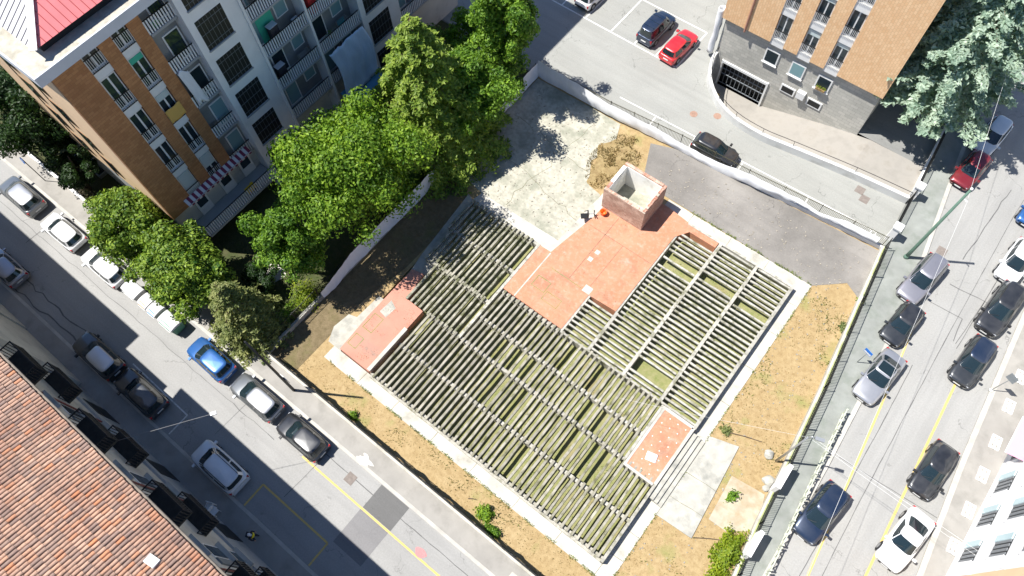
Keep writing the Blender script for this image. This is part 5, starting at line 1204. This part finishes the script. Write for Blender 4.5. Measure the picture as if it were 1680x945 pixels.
sp = thing('steel_pole', 'tall dark steel pole with a grey sign panel on the lot pavement', 'pole', (*un(483, 641)[:2], .12)); MB().tube([(0, 0, 0), (0, 0, 9.6)], [.11, .07], 10).build('shaft', IRON, sp, True, True)
MB().box(-.35, .35, .1, .14, 2.0, 2.7).build('sign_panel', STEEL, sp, False, True); MB().bar((-.1, .07, 2.3), (.1, .07, 2.3), .05).build('bracket', STEEL, sp, False, True)
wl = thing('wall_lamp', 'street lamp on a long thin arm from the tiled house over the shaded street', 'lamp', (-26.2, -7.85, 8.2)); wl_tip = un(345, 680, 9.0)-Vector((-26.2, -7.85, 8.2))
MB().tube([(0, 0, 0), tuple(wl_tip)], .012, 6).build('arm', flat('lamp_arm_grey', (.2, .2, .2), .6), wl, False, True); MB().bar(wl_tip, wl_tip+Vector((.2, .3, 0)), .2, .1).build('lamp_head', FRAME, wl, False, True); MB().lathe([(.1, -.02), (.1, .04)], n=8).build('wall_plate', STEEL, wl, False, True)
SB = flat('sign_blue', (.02, .16, .55), .4)
sg_ = thing('round_sign', 'round blue arrow sign on a dark post beside the garden wall', 'sign', (*un(76, 298)[:2], .12)); MB().tube([(0, 0, 0), (0, 0, 3.3)], .035, 8).build('post', IRON, sg_, True, True)
TM = Matrix.Translation((.02, -.06, 2.95)) @ Matrix.Rotation(math.radians(78), 4, 'X')
b = MB().lathe([(.31, -.012), (.31, .012)], n=20); b.v = [tuple(TM @ Vector(v)) for v in b.v]; disc = b.build('disc', SB, sg_, False, True)
b = MB().box(-.03, .03, -.2, .06, .013, .018).add([(-.13, .04, .016), (.13, .04, .016), (0, .22, .016)], [(0, 1, 2)]); b.v = [tuple(TM @ Vector(v)) for v in b.v]; b.build('arrow', WHITEP, disc, False, True)
s2 = thing('parking_sign', 'small blue sign on a thin post at the avenue kerb', 'sign', (*un(1405, 595)[:2], .12), -.3); MB().tube([(0, 0, 0), (0, 0, 2.2)], .03, 8).build('post', STEEL, s2, True, True); MB().box(-.3, .3, -.03, -.01, 1.75, 2.25).build('panel', SB, s2, False, True); MB().box(-.28, .28, -.035, -.031, 1.8, 1.95).build('sub_panel', WHITEP, s2, False, True)
s3 = thing('notice_sign', 'grey backed sign panels on a thin post beside the white building', 'sign', (*un(1624, 641)[:2], .12), -.4); MB().tube([(0, 0, 0), (0, 0, 2.9)], .03, 8).build('post', STEEL, s3, True, True); MB().lathe([(.16, 0), (.13, .1), (.05, .14)], n=12).build('foot', WHITEP, s3, True, True)
for i in (0, 1): MB().box(-.3, .3, -.04-.02*i, -.02-.02*i, 2.2+.42*i, 2.58+.42*i).build('panel', flat('sign_back', (.2, .22, .23), .5), s3, False, True)
WIRE = flat('wire_pale', (.62, .62, .6), .5)
def wire(label, a, b_, sag=.25, r=.016):
    a, b_ = Vector(a), Vector(b_); t = tag(MB().tube([a.lerp(b_, i/16)-Vector((0, 0, sag*4*(i/16)*(1-i/16))) for i in range(17)], r, 5).build('overhead_wire', WIRE), label, 'wire')
gt_ = un(1485, 423)+Vector((.35, -.12, 8.3))
e1 = un(1325, 945, 8.0); e2 = un(1640, 160, 8.6)
wire('long pale tram wire running from the green pole over the parked cars', gt_, e1+(e1-gt_)*.25, .15, .009); wire('pale tram wire running from the green pole past the cedar', gt_, e2+(e2-gt_)*.4, .1, .009)
lp = un(1272, 757)+Vector((.3, .1, 6.8)); wire('upper pale cable crossing the avenue from the slim lamp post', lp, un(1600, 868, 7.0)+Vector((3, -1, 0)), .1, .009); wire('lower pale cable crossing the avenue from the slim lamp post', lp-Vector((0, 0, .35)), un(1590, 872, 6.5)+Vector((3, -1, 0)), .12, .009)
wire('faint pale cable from the slim lamp post over the dry grass', lp, un(1180, 707, 5.5)-Vector((6, 2, 0)), .2, .006)
# loose things on the lot
for lb, a, b_ in (('dark stick lying on the dry grass by the weed', (1194, 709), (1250, 725)), ('dark plank leaning from the corner of the stained slab', (1137, 882), (1190, 887)), ('short dark stick on the dry strip near the shrubs', (768, 818), (782, 820))):
    p, q = un(*a, .1), un(*b_, .1); tag(MB().tube([p, p.lerp(q, .5)+Vector((0, .04, .03)), q], [.035, .03, .02], 6).build('stick', BARK), lb, 'stick')
# boulder-like rubble by the avenue wall
for i, (px, py, s_) in enumerate(((1262, 745, .42), (1262, 788, .5), (1258, 800, .3))):
    p = un(px, py, .3); rr = random.Random(i); bm = bmesh.new(); bmesh.ops.create_icosphere(bm, subdivisions=2, radius=s_)
    for v in bm.verts: v.co *= .8+.35*noise.noise(v.co*2.3+Vector((i*5, 0, 0))); v.co.z *= .6
    me = bpy.data.meshes.new('concrete_lump'); bm.to_mesh(me); bm.free(); me.materials.append(CONC3); o = link('concrete_lump', me); o.location = (p.x, p.y, .2)
    tag(o, ['pale concrete lump at the foot of the slim lamp post', 'large pale concrete lump against the low avenue wall', 'small pale concrete lump beside the large one'][i], 'rubble')
# white garden chairs by the shaded wall
for i, (px, py) in enumerate(((346, 831), (353, 839))):
    p = un(px, py, .4); t = thing('garden_chair', ['white garden chair against the shaded house wall', 'white garden chair turned towards the shaded street'][i], 'chair', (p.x, p.y, .12), .4+1.2*i)
    MB().box(-.22, .22, -.22, .22, .4, .44).build('seat', FRAME, t, False, True); MB().box(-.22, .22, .2, .24, .46, .9).build('backrest', FRAME, t, False, True)
    for x in (-.2, .2):
        for y in (-.2, .2): MB().bar((x, y, 0), (x, y, .4), .035).build('leg', FRAME, t, False, True)
        MB().bar((x, -.2, .62), (x, .22, .62), .04).build('armrest', FRAME, t, False, True)
# ================================================================== PERSON on the shaded pavement
SKIN = flat('skin', (.42, .25, .17), .6); DKC = mk('dark_clothes', (.02, .022, .035), .3, 9., .9); YEL = flat('yellow_band', (.8, .62, .02), .7); HAIR = flat('white_cap', (.6, .6, .62), .7)
pp = un(416, 880, .9); pr = thing('person', 'person in dark clothes with a yellow band and pale cap walking on the shaded pavement', 'person', (pp.x, pp.y, .12), .5)
def skin(name, pts, edges, rad, m, sub=2):
    me = bpy.data.meshes.new(name); me.from_pydata(pts, edges, []); me.materials.append(m); o = link(name, me, pr)
    md = o.modifiers.new('skin', 'SKIN'); md.use_smooth_shade = True; sv = me.skin_vertices[0].data
    for i, r_ in enumerate(rad): sv[i].radius = r_ if isinstance(r_, tuple) else (r_, r_)
    sv[0].use_root = True; o.modifiers.new('sub', 'SUBSURF').levels = sub; o.modifiers['sub'].render_levels = sub; return o
pts = [(0, 0, .95), (0, .01, 1.15), (0, .02, 1.38), (0, .04, 1.5), (.03, .1, .9), (.1, .12, .5), (-.04, .14, .1), (.1, .14, .05), (-.03, -.1, .9), (-.02, -.12, .5), (-.2, -.13, .12), (-.08, -.13, .05), (0, .2, 1.4), (-.08, .27, 1.15), (.06, .28, .92), (0, -.18, 1.4), (.08, -.27, 1.15), (.22, -.25, .98)]
skin('body', pts, [(0, 1), (1, 2), (2, 3), (0, 4), (4, 5), (5, 6), (6, 7), (0, 8), (8, 9), (9, 10), (10, 11), (2, 12), (12, 13), (13, 14), (2, 15), (15, 16), (16, 17)],
     [(.15, .17), (.14, .17), (.13, .18), .06, .1, .07, .05, .04, .1, .07, .05, .04, .075, .055, .035, .075, .055, .035], DKC)
MB().lathe([(.05, 1.48), (.085, 1.53), (.105, 1.62), (.1, 1.7), (.06, 1.75), (.01, 1.76)], (.02, .0, 0), 14).build('head', SKIN, pr, True, True)
MB().lathe([(.112, 1.66), (.108, 1.72), (.07, 1.78), (.01, 1.79)], (.02, 0, 0), 14).build('cap', HAIR, pr, True, True); MB().box(.08, .2, -.07, .07, 1.66, 1.675).build('cap_peak', HAIR, pr, False, True)
MB().lathe([(.205, 1.18), (.215, 1.23), (.205, 1.28)], (0, .015, 0), 14).build('yellow_band', YEL, pr, True, True)
MB().box(-.3, -.14, -.16, .18, 1.0, 1.42).build('backpack', flat('pack_black', (.02, .02, .03), .8), pr, False, True)
for s_ in (-1, 1):
    hnd = MB(); hp_ = Vector((.06, .28, .92)) if s_ > 0 else Vector((.22, -.25, .98))
    hnd.tube([hp_+Vector((0, 0, .02)), hp_-Vector((-.01, 0, .09))], [.035, .03], 8)
    for k in range(4): hnd.tube([hp_+Vector((.02*k-.03, 0, -.08)), hp_+Vector((.02*k-.02, 0, -.13)), hp_+Vector((.02*k, .01, -.16+.005*k))], [.01, .009, .007], 5)
    hnd.tube([hp_+Vector((.03, 0, -.03)), hp_+Vector((.06, .01, -.09))], [.011, .008], 5); hnd.build('hand', SKIN, pr, True, True)
